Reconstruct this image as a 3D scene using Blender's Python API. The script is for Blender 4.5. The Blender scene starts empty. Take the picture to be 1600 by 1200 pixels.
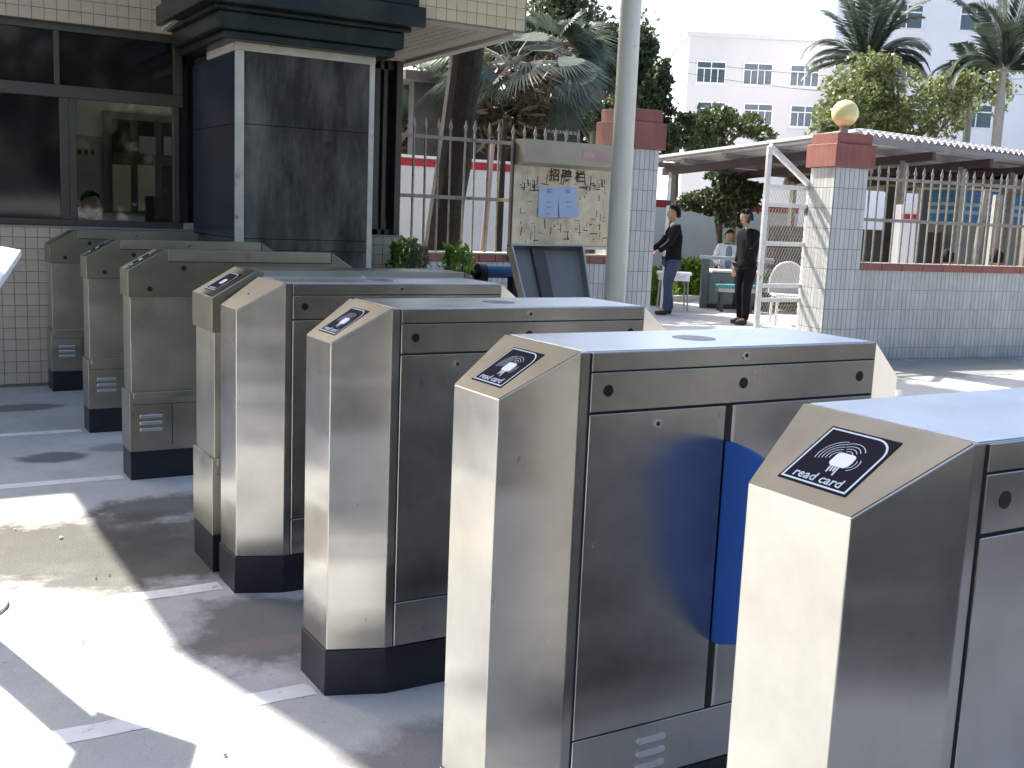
import bpy, bmesh, math, random
import numpy as np
from mathutils import Vector, Matrix
random.seed(7); rng=np.random.default_rng(7)
SC=bpy.context.scene; COL=SC.collection; R=math.radians
# ---------------------------------------------------------------- camera
PITCH,ROLL,YAW=0.1564,0.0414,0.5386
CP=Vector((-1.1594,-2.0977,1.4936)); FPX=1696.2
FW=Vector((math.sin(YAW)*math.cos(PITCH),math.cos(YAW)*math.cos(PITCH),-math.sin(PITCH)))
r0=Vector((math.cos(YAW),-math.sin(YAW),0)); u0=r0.cross(FW)
RT=r0*math.cos(ROLL)+u0*math.sin(ROLL); UP=-r0*math.sin(ROLL)+u0*math.cos(ROLL)
cam=bpy.data.cameras.new('camera'); co=bpy.data.objects.new('camera',cam); COL.objects.link(co)
m=Matrix((RT,UP,-FW)).transposed().to_4x4(); m.translation=CP; co.matrix_world=m
cam.sensor_width=36; cam.lens=36*FPX/1600; cam.clip_end=2000; cam.clip_start=.05
SC.camera=co
# ---------------------------------------------------------------- world and sun
KX,KY=-.22,.87                       # horizontal sun direction per metre of height
SD=Vector((KX,KY,1)).normalized()
w=bpy.data.worlds.new('World'); SC.world=w; w.use_nodes=True
nt=w.node_tree; bg=nt.nodes['Background']; sk=nt.nodes.new('ShaderNodeTexSky'); sk.sky_type='NISHITA'; sk.sun_disc=False
sk.sun_elevation=math.asin(SD.z); sk.sun_rotation=math.atan2(SD.x,SD.y)%(2*math.pi); sk.air_density=1.0; sk.dust_density=4.0; sk.ozone_density=1.0
nt.links.new(sk.outputs[0],bg.inputs[0]); bg.inputs[1].default_value=.15
sl=bpy.data.lights.new('sun','SUN'); sl.energy=5.0; sl.angle=R(.6); sl.color=(1,.95,.86)
so=bpy.data.objects.new('sun',sl); COL.objects.link(so); so.rotation_euler=SD.to_track_quat('Z','Y').to_euler(); so.location=(0,0,20)
SC.view_settings.view_transform='Standard'; SC.view_settings.look='None'; SC.view_settings.gamma=1
SC.view_settings.use_curve_mapping=False; SC.view_settings.exposure=1.24
# ---------------------------------------------------------------- pixel helpers (turn a photo pixel into a place)
def ray(px,py): return FW+RT*((px-800)/FPX)-UP*((py-600)/FPX)
def at(px,py,d): return CP+ray(px,py)*d
def atz(px,py,z=0.):
    d=ray(px,py); return CP+d*((z-CP.z)/d.z)
def aty(px,py,y):
    d=ray(px,py); return CP+d*((y-CP.y)/d.y)
# ---------------------------------------------------------------- materials
MATS={}
def mat(name,col,rough=.6,metal=0.,var=.12,scale=4.,bump=.0,bscale=30.,rand=.0,stretch=(1,1,1),col2=None,c2scale=1.5,c2lo=.5,c2hi=.65,spec=None,coords='Object',trans=0.,emit=None):
    if name in MATS: return MATS[name]
    m=bpy.data.materials.new(name); m.use_nodes=True; n=m.node_tree.nodes; l=m.node_tree.links
    b=n['Principled BSDF']; b.inputs['Roughness'].default_value=rough; b.inputs['Metallic'].default_value=metal
    if spec is not None: b.inputs['Specular IOR Level'].default_value=spec
    tc=n.new('ShaderNodeTexCoord'); mp=n.new('ShaderNodeMapping'); mp.inputs['Scale'].default_value=stretch
    l.new(tc.outputs[coords],mp.inputs[0])
    def noise(s,d=4.,rg=.6):
        x=n.new('ShaderNodeTexNoise'); x.inputs['Scale'].default_value=s; x.inputs['Detail'].default_value=d; x.inputs['Roughness'].default_value=rg
        l.new(mp.outputs[0],x.inputs['Vector']); return x
    def mix(t,fac,a,bb):
        x=n.new('ShaderNodeMix'); x.data_type='RGBA'; x.blend_type=t
        for s,v in ((0,fac),(6,a),(7,bb)):
            if isinstance(v,(int,float)): x.inputs[s].default_value=v
            elif isinstance(v,tuple): x.inputs[s].default_value=v
            else: l.new(v,x.inputs[s])
        return x.outputs[2]
    c=tuple(col)+(1,)
    nz=noise(scale); mr=n.new('ShaderNodeMapRange'); mr.inputs[1].default_value=.3; mr.inputs[2].default_value=.7
    mr.inputs[3].default_value=1-var; mr.inputs[4].default_value=1+var; l.new(nz.outputs[0],mr.inputs[0])
    cur=c
    if col2 is not None:
        z2=noise(c2scale,6,.65); m2=n.new('ShaderNodeMapRange'); m2.inputs[1].default_value=c2lo; m2.inputs[2].default_value=c2hi; l.new(z2.outputs[0],m2.inputs[0])
        cur=mix('MIX',m2.outputs[0],c,tuple(col2)+(1,))
    hs=n.new('ShaderNodeHueSaturation'); 
    if isinstance(cur,tuple): hs.inputs['Color'].default_value=cur
    else: l.new(cur,hs.inputs['Color'])
    val=mr.outputs[0]
    if rand:
        oi=n.new('ShaderNodeObjectInfo'); r2=n.new('ShaderNodeMapRange'); r2.inputs[3].default_value=1-rand; r2.inputs[4].default_value=1+rand; l.new(oi.outputs['Random'],r2.inputs[0])
        mm=n.new('ShaderNodeMath'); mm.operation='MULTIPLY'; l.new(val,mm.inputs[0]); l.new(r2.outputs[0],mm.inputs[1]); val=mm.outputs[0]
    if rand:
        gi=n.new('ShaderNodeNewGeometry'); r4=n.new('ShaderNodeMapRange'); r4.inputs[3].default_value=1-rand; r4.inputs[4].default_value=1+rand*.8; l.new(gi.outputs['Random Per Island'],r4.inputs[0])
        m5=n.new('ShaderNodeMath'); m5.operation='MULTIPLY'; l.new(val,m5.inputs[0]); l.new(r4.outputs[0],m5.inputs[1]); val=m5.outputs[0]
    l.new(val,hs.inputs['Value']); l.new(hs.outputs[0],b.inputs['Base Color'])
    if bump:
        z3=noise(bscale,5,.6); bp=n.new('ShaderNodeBump'); bp.inputs['Strength'].default_value=bump; bp.inputs['Distance'].default_value=.01
        l.new(z3.outputs[0],bp.inputs['Height']); l.new(bp.outputs[0],b.inputs['Normal'])
    if emit: b.inputs['Emission Color'].default_value=c; b.inputs['Emission Strength'].default_value=emit
    MATS[name]=m; return m
def steel(name,col,rough,aniso=.75,rot=0.,smudge=.05,wave=1.):
    m=bpy.data.materials.new(name); m.use_nodes=True; n=m.node_tree.nodes; l=m.node_tree.links; b=n['Principled BSDF']
    b.inputs['Metallic'].default_value=1; b.inputs['Anisotropic'].default_value=aniso; b.inputs['Anisotropic Rotation'].default_value=rot
    tc=n.new('ShaderNodeTexCoord'); oi=n.new('ShaderNodeObjectInfo')
    ad=n.new('ShaderNodeVectorMath'); ad.operation='ADD'; l.new(tc.outputs['Object'],ad.inputs[0])
    cx=n.new('ShaderNodeCombineXYZ'); l.new(oi.outputs['Random'],cx.inputs[0]); l.new(oi.outputs['Random'],cx.inputs[1]); 
    sc=n.new('ShaderNodeVectorMath'); sc.operation='SCALE'; sc.inputs['Scale'].default_value=7; l.new(cx.outputs[0],sc.inputs[0]); l.new(sc.outputs[0],ad.inputs[1])
    mp=n.new('ShaderNodeMapping'); mp.inputs['Scale'].default_value=(420,420,3); l.new(ad.outputs[0],mp.inputs[0])
    g=n.new('ShaderNodeTexNoise'); g.inputs['Scale'].default_value=1; g.inputs['Detail'].default_value=3; l.new(mp.outputs[0],g.inputs['Vector'])
    s=n.new('ShaderNodeTexNoise'); s.inputs['Scale'].default_value=5; s.inputs['Detail'].default_value=7; s.inputs['Roughness'].default_value=.65; l.new(ad.outputs[0],s.inputs['Vector'])
    # slow vertical waves: the sheet is not flat
    mp2=n.new('ShaderNodeMapping'); mp2.inputs['Scale'].default_value=(.2,.2,4.2); l.new(ad.outputs[0],mp2.inputs[0])
    wv=n.new('ShaderNodeTexNoise'); wv.inputs['Scale'].default_value=1.; wv.inputs['Detail'].default_value=1.5; l.new(mp2.outputs[0],wv.inputs['Vector'])
    a1=n.new('ShaderNodeMath'); a1.operation='MULTIPLY_ADD'; a1.inputs[1].default_value=.025; a1.inputs[2].default_value=rough-.07; l.new(g.outputs[0],a1.inputs[0])
    a2=n.new('ShaderNodeMath'); a2.operation='MULTIPLY_ADD'; a2.inputs[1].default_value=.14; l.new(s.outputs[0],a2.inputs[0]); l.new(a1.outputs[0],a2.inputs[2])
    l.new(a2.outputs[0],b.inputs['Roughness'])
    cr=n.new('ShaderNodeValToRGB'); e=cr.color_ramp.elements; e[0].position=.3; e[1].position=.62
    e[0].color=tuple(c*(1-smudge*4) for c in col)+(1,); e[1].color=tuple(col)+(1,); l.new(s.outputs[0],cr.inputs[0])
    # sparse dark scuffs
    vo=n.new('ShaderNodeTexNoise'); vo.inputs['Scale'].default_value=38; vo.inputs['Detail'].default_value=2; mp3=n.new('ShaderNodeMapping'); mp3.inputs['Scale'].default_value=(1,1,.45); mp3.inputs['Rotation'].default_value=(.3,.2,.4)
    l.new(ad.outputs[0],mp3.inputs[0]); l.new(mp3.outputs[0],vo.inputs['Vector'])
    r3=n.new('ShaderNodeMapRange'); r3.inputs[1].default_value=.745; r3.inputs[2].default_value=.79; r3.inputs[4].default_value=.5; l.new(vo.outputs[0],r3.inputs[0])
    mx=n.new('ShaderNodeMix'); mx.data_type='RGBA'; l.new(r3.outputs[0],mx.inputs[0]); l.new(cr.outputs[0],mx.inputs[6]); mx.inputs[7].default_value=(.12,.11,.09,1)
    l.new(mx.outputs[2],b.inputs['Base Color'])
    tg=n.new('ShaderNodeTangent'); tg.direction_type='RADIAL'; tg.axis='Z'; l.new(tg.outputs[0],b.inputs['Tangent'])
    bp=n.new('ShaderNodeBump'); bp.inputs['Strength'].default_value=.006; bp.inputs['Distance'].default_value=.001; l.new(g.outputs[0],bp.inputs['Height'])
    bq=n.new('ShaderNodeBump'); bq.inputs['Strength'].default_value=wave; bq.inputs['Distance'].default_value=.011; l.new(wv.outputs[0],bq.inputs['Height']); l.new(bp.outputs[0],bq.inputs['Normal'])
    l.new(bq.outputs[0],b.inputs['Normal'])
    return m
STEEL=steel('brushed steel',(.56,.548,.515),.235,aniso=.6)
STEEL_TOP=steel('sky glare steel',(.86,.88,.92),.31,aniso=.0,smudge=.02,wave=.06)  # base whitened and blued to carry the pale sky glare of the lids
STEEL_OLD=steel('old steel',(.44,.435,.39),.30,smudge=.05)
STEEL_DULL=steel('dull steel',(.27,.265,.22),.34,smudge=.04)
STEEL_EDGE=mat('bright steel edge',(.8,.79,.76),.2,1.,var=.03)
STEEL_PLATE=steel('satin steel plate',(.44,.41,.34),.50,aniso=.0,smudge=.05,wave=.1)
PLINTH=mat('black plinth',(.012,.013,.02),.38,var=.3,scale=9,bump=.08,bscale=60)
SEAM=mat('dark seam',(.012,.012,.014),.8,var=.0)
BLACK=mat('black plastic',(.008,.008,.009),.35,var=.1)
STICKER=mat('sticker black',(.009,.008,.018),.6,var=.1,spec=.12)
STLINE=mat('sticker silver print',(.62,.68,.76),.5,var=.03)
STWHITE=mat('sticker white print',(.82,.83,.86),.5,var=.03)
BLUE=mat('blue flap vinyl',(.006,.075,.34),.4,var=.06,scale=3)
TILE=mat('cream wall tile',(.50,.42,.31),.3,var=.07,scale=3,rand=.045,bump=.03,bscale=12)
GROUT=mat('tile grout',(.20,.17,.14),.9,var=.2,scale=20)
TILEL=mat('pale narrow tile',(.52,.53,.52),.25,var=.12,scale=2.3,rand=.08,col2=(.42,.41,.39),c2scale=1.1,c2lo=.45,c2hi=.75)
GROUTG=mat('grey grout',(.19,.19,.185),.9)
REDT=mat('red brown coping tile',(.25,.085,.07),.4,var=.2,scale=5,rand=.08,bump=.04)
MARBLE=mat('dark green marble',(.016,.022,.019),.3,var=.35,scale=2.2,bump=.02,bscale=5,spec=.3,col2=(.045,.05,.042),c2scale=2.6,c2lo=.46,c2hi=.72)
MARBLE_SLAB=mat('dark marble slab',(.028,.028,.025),.35,var=.4,scale=2.5,stretch=(1.5,1.5,.45),spec=.2,col2=(.17,.16,.135),c2scale=2.2,c2lo=.42,c2hi=.75)
CREAMTRIM=mat('cream stone trim',(.55,.51,.42),.5,var=.12,scale=8,bump=.15,bscale=25,col2=(.22,.19,.14),c2scale=7,c2lo=.62,c2hi=.72)
FRAME=mat('bronze aluminium frame',(.085,.078,.062),.4,.4,var=.1)
CONC_WALL=mat('white painted wall',(.62,.62,.63),.8,var=.08,scale=1.2,bump=.05)
WHITEP=mat('white paint',(.78,.78,.78),.6,var=.05)
GREYPAINT=mat('light grey painted steel',(.66,.68,.62),.45,var=.04,scale=3,col2=(.5,.5,.44),c2scale=9,c2lo=.66,c2hi=.72)
FENCEM=mat('weathered fence paint',(.27,.25,.22),.45,.2,var=.2,scale=9,col2=(.17,.13,.10),c2scale=20,c2lo=.55,c2hi=.66)
REDP=mat('red painted band',(.38,.016,.03),.6,var=.12)
BRUSHWALL=mat('brown wall',(.13,.11,.10),.8,var=.3,scale=2)
DARKM=mat('dark painted metal',(.03,.03,.034),.5,var=.2)
# ---------------------------------------------------------------- mesh helpers
def link(name,me,mt=None,parent=None):
    o=bpy.data.objects.new(name,me); COL.objects.link(o)
    if mt is not None and me is not None and len(me.materials)==0: me.materials.append(mt)
    if parent is not None: o.parent=parent
    return o
def tag(o,label=None,cat=None,group=None,kind=None):
    if label: o['label']=label
    if cat: o['category']=cat
    if group: o['group']=group
    if kind: o['kind']=kind
    return o
def empty(name,loc=(0,0,0),rz=0.,label=None,cat=None,group=None):
    o=bpy.data.objects.new(name,None); COL.objects.link(o); o.location=loc; o.rotation_euler=(0,0,rz); o.empty_display_size=.1
    return tag(o,label,cat,group)
class MB:
    def __init__(s): s.v=[];s.f=[]
    def add(s,v,f):
        k=len(s.v); s.v+= [tuple(x) for x in v]; s.f+=[tuple(i+k for i in q) for q in f]; return s
    def box(s,a,b,M=None):
        x0,y0,z0=a;x1,y1,z1=b
        v=[Vector(p) for p in ((x0,y0,z0),(x1,y0,z0),(x1,y1,z0),(x0,y1,z0),(x0,y0,z1),(x1,y0,z1),(x1,y1,z1),(x0,y1,z1))]
        if M is not None: v=[M@p for p in v]
        return s.add(v,[(0,3,2,1),(4,5,6,7),(0,1,5,4),(1,2,6,5),(2,3,7,6),(3,0,4,7)])
    def bar(s,p,q,w,h=None,up=(0,0,1)):
        p=Vector(p);q=Vector(q);d=(q-p);L=d.length; d.normalize(); h=h or w; u=Vector(up)
        if abs(d.dot(u))>.98: u=Vector((1,0,0))
        sx=d.cross(u).normalized(); sy=sx.cross(d)
        M=Matrix((d,sx,sy)).transposed().to_4x4(); M.translation=p
        return s.box((0,-w/2,-h/2),(L,w/2,h/2),M)
    def tube(s,pts,rs,n=10,caps=True):
        pts=[Vector(p) for p in pts]; rs=rs if isinstance(rs,(list,tuple)) else [rs]*len(pts); k=len(s.v); ref=None
        for i,p in enumerate(pts):
            d=(pts[min(i+1,len(pts)-1)]-pts[max(i-1,0)]).normalized()
            if ref is None: ref=Vector((0,0,1)) if abs(d.z)<.9 else Vector((1,0,0))
            sx=d.cross(ref).normalized(); sy=sx.cross(d); ref=sy if abs(sy.dot(d))<.9 else ref
            for j in range(n):
                a=2*math.pi*j/n; s.v.append(tuple(p+(sx*math.cos(a)+sy*math.sin(a))*rs[i]))
        for i in range(len(pts)-1):
            for j in range(n):
                a=k+i*n+j;b=k+i*n+(j+1)%n; s.f.append((a,b,b+n,a+n))
        if caps: s.f.append(tuple(k+j for j in range(n))[::-1]); e=k+(len(pts)-1)*n; s.f.append(tuple(e+j for j in range(n)))
        return s
    def prism(s,poly,a,b,M=None):
        """poly in (u,v), extruded along the third axis from a to b; M maps (u,v,w)"""
        n=len(poly); v=[Vector((p[0],p[1],a)) for p in poly]+[Vector((p[0],p[1],b)) for p in poly]
        if M is not None: v=[M@p for p in v]
        return s.add(v,[tuple(range(n))[::-1],tuple(range(n,2*n))]+[(i,(i+1)%n,(i+1)%n+n,i+n) for i in range(n)])
    def mesh(s,name,bevel=0.,seg=2,smooth=False):
        me=bpy.data.meshes.new(name); me.from_pydata(s.v,[],s.f); me.update()
        bm=bmesh.new(); bm.from_mesh(me); bmesh.ops.recalc_face_normals(bm,faces=bm.faces)
        if bevel:
            ed=[e for e in bm.edges if len(e.link_faces)==2 and e.calc_face_angle(0)>.35]
            bmesh.ops.bevel(bm,geom=ed,offset=bevel,segments=seg,affect='EDGES',profile=.5,clamp_overlap=True)
        bm.to_mesh(me); bm.free()
        if smooth: me.shade_smooth()
        return me
    def build(s,name,mt,parent=None,bevel=0.,seg=2,smooth=False):
        return link(name,s.mesh(name,bevel,seg,smooth),mt,parent)
def copy_tree(o,parent=None):
    c=o.copy(); COL.objects.link(c)
    if parent is not None: c.parent=parent
    for ch in list(KIDS(o)): copy_tree(ch,c)
    return c
def KIDS(o): return [x for x in bpy.data.objects if x.parent==o]
def textmesh(txt,size,ext=.0004,off=0.):
    cu=bpy.data.curves.new('t','FONT'); cu.body=txt; cu.size=size; cu.extrude=ext; cu.align_x='CENTER'; cu.resolution_u=2; cu.offset=off
    o=bpy.data.objects.new('t',cu); COL.objects.link(o); dg=bpy.context.evaluated_depsgraph_get(); me=bpy.data.meshes.new_from_object(o.evaluated_get(dg))
    bpy.data.objects.remove(o); bpy.data.curves.remove(cu); me.materials.clear(); return me
# ================================================================ THE GROUND
def ground_mat():
    m=bpy.data.materials.new('worn concrete'); m.use_nodes=True; n=m.node_tree.nodes; l=m.node_tree.links; b=n['Principled BSDF']
    ge=n.new('ShaderNodeNewGeometry'); pos=ge.outputs['Position']
    def noise(s,d=6,rg=.6,vec=pos):
        x=n.new('ShaderNodeTexNoise'); x.inputs['Scale'].default_value=s; x.inputs['Detail'].default_value=d; x.inputs['Roughness'].default_value=rg; l.new(vec,x.inputs['Vector']); return x.outputs[0]
    def mr(v,a,bb,c=0.,d=1.):
        x=n.new('ShaderNodeMapRange'); x.inputs[1].default_value=a; x.inputs[2].default_value=bb; x.inputs[3].default_value=c; x.inputs[4].default_value=d; l.new(v,x.inputs[0]); return x.outputs[0]
    def math_(op,a,bb):
        x=n.new('ShaderNodeMath'); x.operation=op
        for i,v in enumerate((a,bb)):
            if isinstance(v,(int,float)): x.inputs[i].default_value=v
            else: l.new(v,x.inputs[i])
        return x.outputs[0]
    def mix(f,a,bb):
        x=n.new('ShaderNodeMix'); x.data_type='RGBA'
        for s,v in ((0,f),(6,a),(7,bb)):
            if isinstance(v,(int,float)): x.inputs[s].default_value=v
            elif isinstance(v,tuple): x.inputs[s].default_value=v
            else: l.new(v,x.inputs[s])
        return x.outputs[2]
    nz=noise(1.6); base=mix(mr(nz,.3,.7),(.40,.40,.39,1),(.53,.53,.52,1))
    fine=noise(90,3,.7); base=mix(mr(fine,.35,.7,0,.28),base,(.30,.30,.30,1))
    warp=noise(3.2,6,.7)
    def blob(cx,cy,rx,ry,edge=.5,soft=.35,amp=1.4):
        mp=n.new('ShaderNodeMapping'); mp.inputs['Location'].default_value=(-cx/rx,-cy/ry,0); mp.inputs['Scale'].default_value=(1/rx,1/ry,0); l.new(pos,mp.inputs[0])
        le=n.new('ShaderNodeVectorMath'); le.operation='LENGTH'; l.new(mp.outputs[0],le.inputs[0])
        d=math_('ADD',le.outputs['Value'],math_('MULTIPLY',math_('SUBTRACT',warp,.5),amp)); return mr(d,1.0,1.0-soft,0,1)
    stains=[(-.55,2.75,.62,.50,(.036,.030,.019,1),.97),(-.15,2.55,.75,.65,(.06,.058,.05,1),.92),(.1,1.45,.45,.42,(.09,.088,.08,1),.85),(.25,.35,.55,.28,(.14,.135,.13,1),.75),(.05,3.2,.4,.25,(.06,.06,.055,1),.85),
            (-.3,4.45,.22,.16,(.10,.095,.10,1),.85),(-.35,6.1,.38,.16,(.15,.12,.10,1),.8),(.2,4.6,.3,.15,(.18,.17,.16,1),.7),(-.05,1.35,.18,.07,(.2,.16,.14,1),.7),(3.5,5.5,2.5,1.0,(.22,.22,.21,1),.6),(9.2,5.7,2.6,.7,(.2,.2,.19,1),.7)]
    cur=base
    for cx,cy,rx,ry,c,a in stains:
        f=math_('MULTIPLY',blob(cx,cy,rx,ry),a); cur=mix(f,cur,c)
    spk=noise(34,2,.5); cur=mix(mr(spk,.70,.74,0,.5),cur,(.10,.095,.08,1)); dr=noise(2.3,8,.75); cur=mix(mr(dr,.50,.72,0,.38),cur,(.22,.21,.18,1))
    grit=noise(260,2,.8); cur=mix(mr(grit,.62,.75,0,.35),cur,(.6,.58,.52,1))
    l.new(cur,b.inputs['Base Color']); b.inputs['Roughness'].default_value=.7
    bp=n.new('ShaderNodeBump'); bp.inputs['Strength'].default_value=.35; bp.inputs['Distance'].default_value=.01; l.new(fine,bp.inputs['Height']); l.new(bp.outputs[0],b.inputs['Normal'])
    return m
GM=ground_mat()
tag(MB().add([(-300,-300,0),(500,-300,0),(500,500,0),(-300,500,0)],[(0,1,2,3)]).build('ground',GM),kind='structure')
# planted bed with grass inside the compound
GRASSM=mat('lawn soil',(.10,.12,.03),.9,var=.4,scale=5)
a=[atz(985,478),atz(1320,470),atz(1340,440),atz(960,438)]
bed=MB(); bed.add([(11,14.0,.004),(24,11.5,.004),(40,22,.004),(14,30,.004)],[(0,1,2,3)]); tag(bed.build('lawn',GRASSM),kind='structure')
tag(MB().add([(3.3,7.95,.004),(6.3,7.95,.004),(6.3,13.6,.004),(3.3,13.6,.004)],[(0,1,2,3)]).build('flower_bed_soil',GRASSM),kind='structure')
tag(MB().add([(-200,-60,.004),(300,-60,.004),(300,-3.3,.004),(-200,-3.3,.004)],[(0,1,2,3)]).build('road',mat('added asphalt',(.045,.045,.047),.85,var=.2,scale=3,bump=.3,bscale=80,coords='Object')),kind='structure')  # unseen dark road added so the steel reflects less bright ground
# painted lane lines at the foot of each turnstile
LINEM=mat('worn white road paint',(.74,.74,.73),.6,var=.1,scale=9,col2=(.42,.42,.41),c2scale=16,c2lo=.6,c2hi=.68)
for i,(y,x1) in enumerate(((.95,-1.3),(1.98,-1.3),(3.86,-1.5),(5.17,-1.6),(-.02,-1.2),(-1.0,-1.2))):
    q=MB(); n=14; L=-.02-x1
    vs=[];fs=[]
    for k in range(n+1):
        x=-.02-L*k/n; vs+=[(x,y-.045+random.uniform(-.004,.004),.0014),(x,y+.045+random.uniform(-.004,.004),.0014)]
    fs=[(2*k,2*k+1,2*k+3,2*k+2) for k in range(n)]
    q.add(vs,fs); tag(q.build('lane_marking',LINEM),kind='structure')
# ================================================================ TURNSTILES WITH BEVELLED ENDS
W0,WB,CH,H0,HB=.2067,.3298,.168,1.094,.147
HT=1.2
def sticker(parent,M,wd,ln,v0,small=False):
    """card reader print on the sloping face; M: u right, v up the slope, w out"""
    st=MB().box((-wd/2,v0,0),(wd/2,v0+ln,.0012),M).build('reader_sticker',STICKER,parent)
    t=.0035 if not small else .004; e=.004; a,b,c,d=-wd/2+e,wd/2-e,v0+e,v0+ln-e; r=wd*.27
    o=[(a,c),(b,c),(b,d-r)]+[(b-r+r*math.cos(x),d-r+r*math.sin(x)) for x in np.linspace(.15,math.pi/2,8)]+[(a,d)]
    i=[(a+t,c+t),(b-t,c+t),(b-t,d-r)]+[(b-r+(r-t)*math.cos(x),d-r+(r-t)*math.sin(x)) for x in np.linspace(.15,math.pi/2,8)]+[(a+t,d-t)]
    q=MB(); n=len(o); q.add([M@Vector((p[0],p[1],.0019)) for p in o]+[M@Vector((p[0],p[1],.0019)) for p in i],[(k,(k+1)%n,(k+1)%n+n,k+n) for k in range(n)])
    q.build('printed_border',STLINE,st)
    cx,cy=.06*wd,v0+ln*.50; s=wd/.135
    def rr(w,h,rad,x,y,rot=0,n=5):
        pts=[]
        for qx,qy,a0 in ((1,1,0),(-1,1,90),(-1,-1,180),(1,-1,270)):
            for k in range(n):
                an=R(a0+90*k/(n-1)); pts.append(((qx*(w/2-rad)+rad*math.cos(an)),(qy*(h/2-rad)+rad*math.sin(an))))
        c,sn=math.cos(rot),math.sin(rot); return [(x+p[0]*c-p[1]*sn,y+p[0]*sn+p[1]*c) for p in pts]
    MB().prism(rr(.036*s,.030*s,.008*s,cx,cy),.0015,.0026,M).build('card_symbol',STWHITE,st)
    if not small:
        q=MB()
        for ox,oy,a0,a1 in ((-.012,.010,50,140),(.008,.012,10,100),(.014,-.002,-60,30),):
            pass
        for (ox,oy,ang,rads) in ((-.020,.004,150,(.014,.020,.026,.032,.038)),(-.004,.018,80,(.010,.016,.022,.029)),(.020,-.002,-15,(.007,.013,.019))):
            for rd in rads:
                n=10; A=[R(ang-48+96*k/(n-1)) for k in range(n)]; tt=.0006
                v=[M@Vector((cx+(ox*.6+(rd-tt)*math.cos(x))*s,cy+(oy*.6+(rd-tt)*math.sin(x))*s,.0021)) for x in A]+[M@Vector((cx+(ox*.6+(rd+tt)*math.cos(x))*s,cy+(oy*.6+(rd+tt)*math.sin(x))*s,.0021)) for x in A]
                q.add(v,[(k,k+1,k+1+n,k+n) for k in range(n-1)])
        q.build('wave_symbol',STLINE,st)
        q=MB()   # hand below the card: four fingers and a wrist as outlines
        for fx,l0,l1 in ((-.010,-.012,-.030),(-.005,-.013,-.027),(0,-.013,-.026),(.005,-.012,-.034)):
            q.prism([(cx+(fx-.0014)*s,cy+l0*s),(cx+(fx+.0014)*s,cy+l0*s),(cx+(fx+.0014+.002)*s,cy+l1*s),(cx+(fx-.0002+.001)*s,cy+l1*s)],.0015,.0022,M)
        q.build('hand_symbol',STLINE,st)
        me=textmesh('read card',.025*s,.0004,.0001); 
        for v in me.vertices: v.co=M@Vector((v.co.x*.98,v.co.y+v0+ln*.085,v.co.z+.0022))
        link('lettering',me,STLINE,st)
    else:
        me=textmesh('read card',.018*s)
        for v in me.vertices: v.co=M@Vector((v.co.x,v.co.y+v0+ln*.09,v.co.z+.0022))
        link('lettering',me,STLINE,st)
    return st
def slopeM(dx,dz,z0):
    L=math.hypot(dx,dz); v=Vector((dx/L,0,dz/L)); u=Vector((0,-1,0)); n=u.cross(v); M=Matrix((u,v,n)).transposed().to_4x4(); M.translation=(0,0,z0)
    return M@Matrix.Translation((0,0,.0005))
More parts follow.
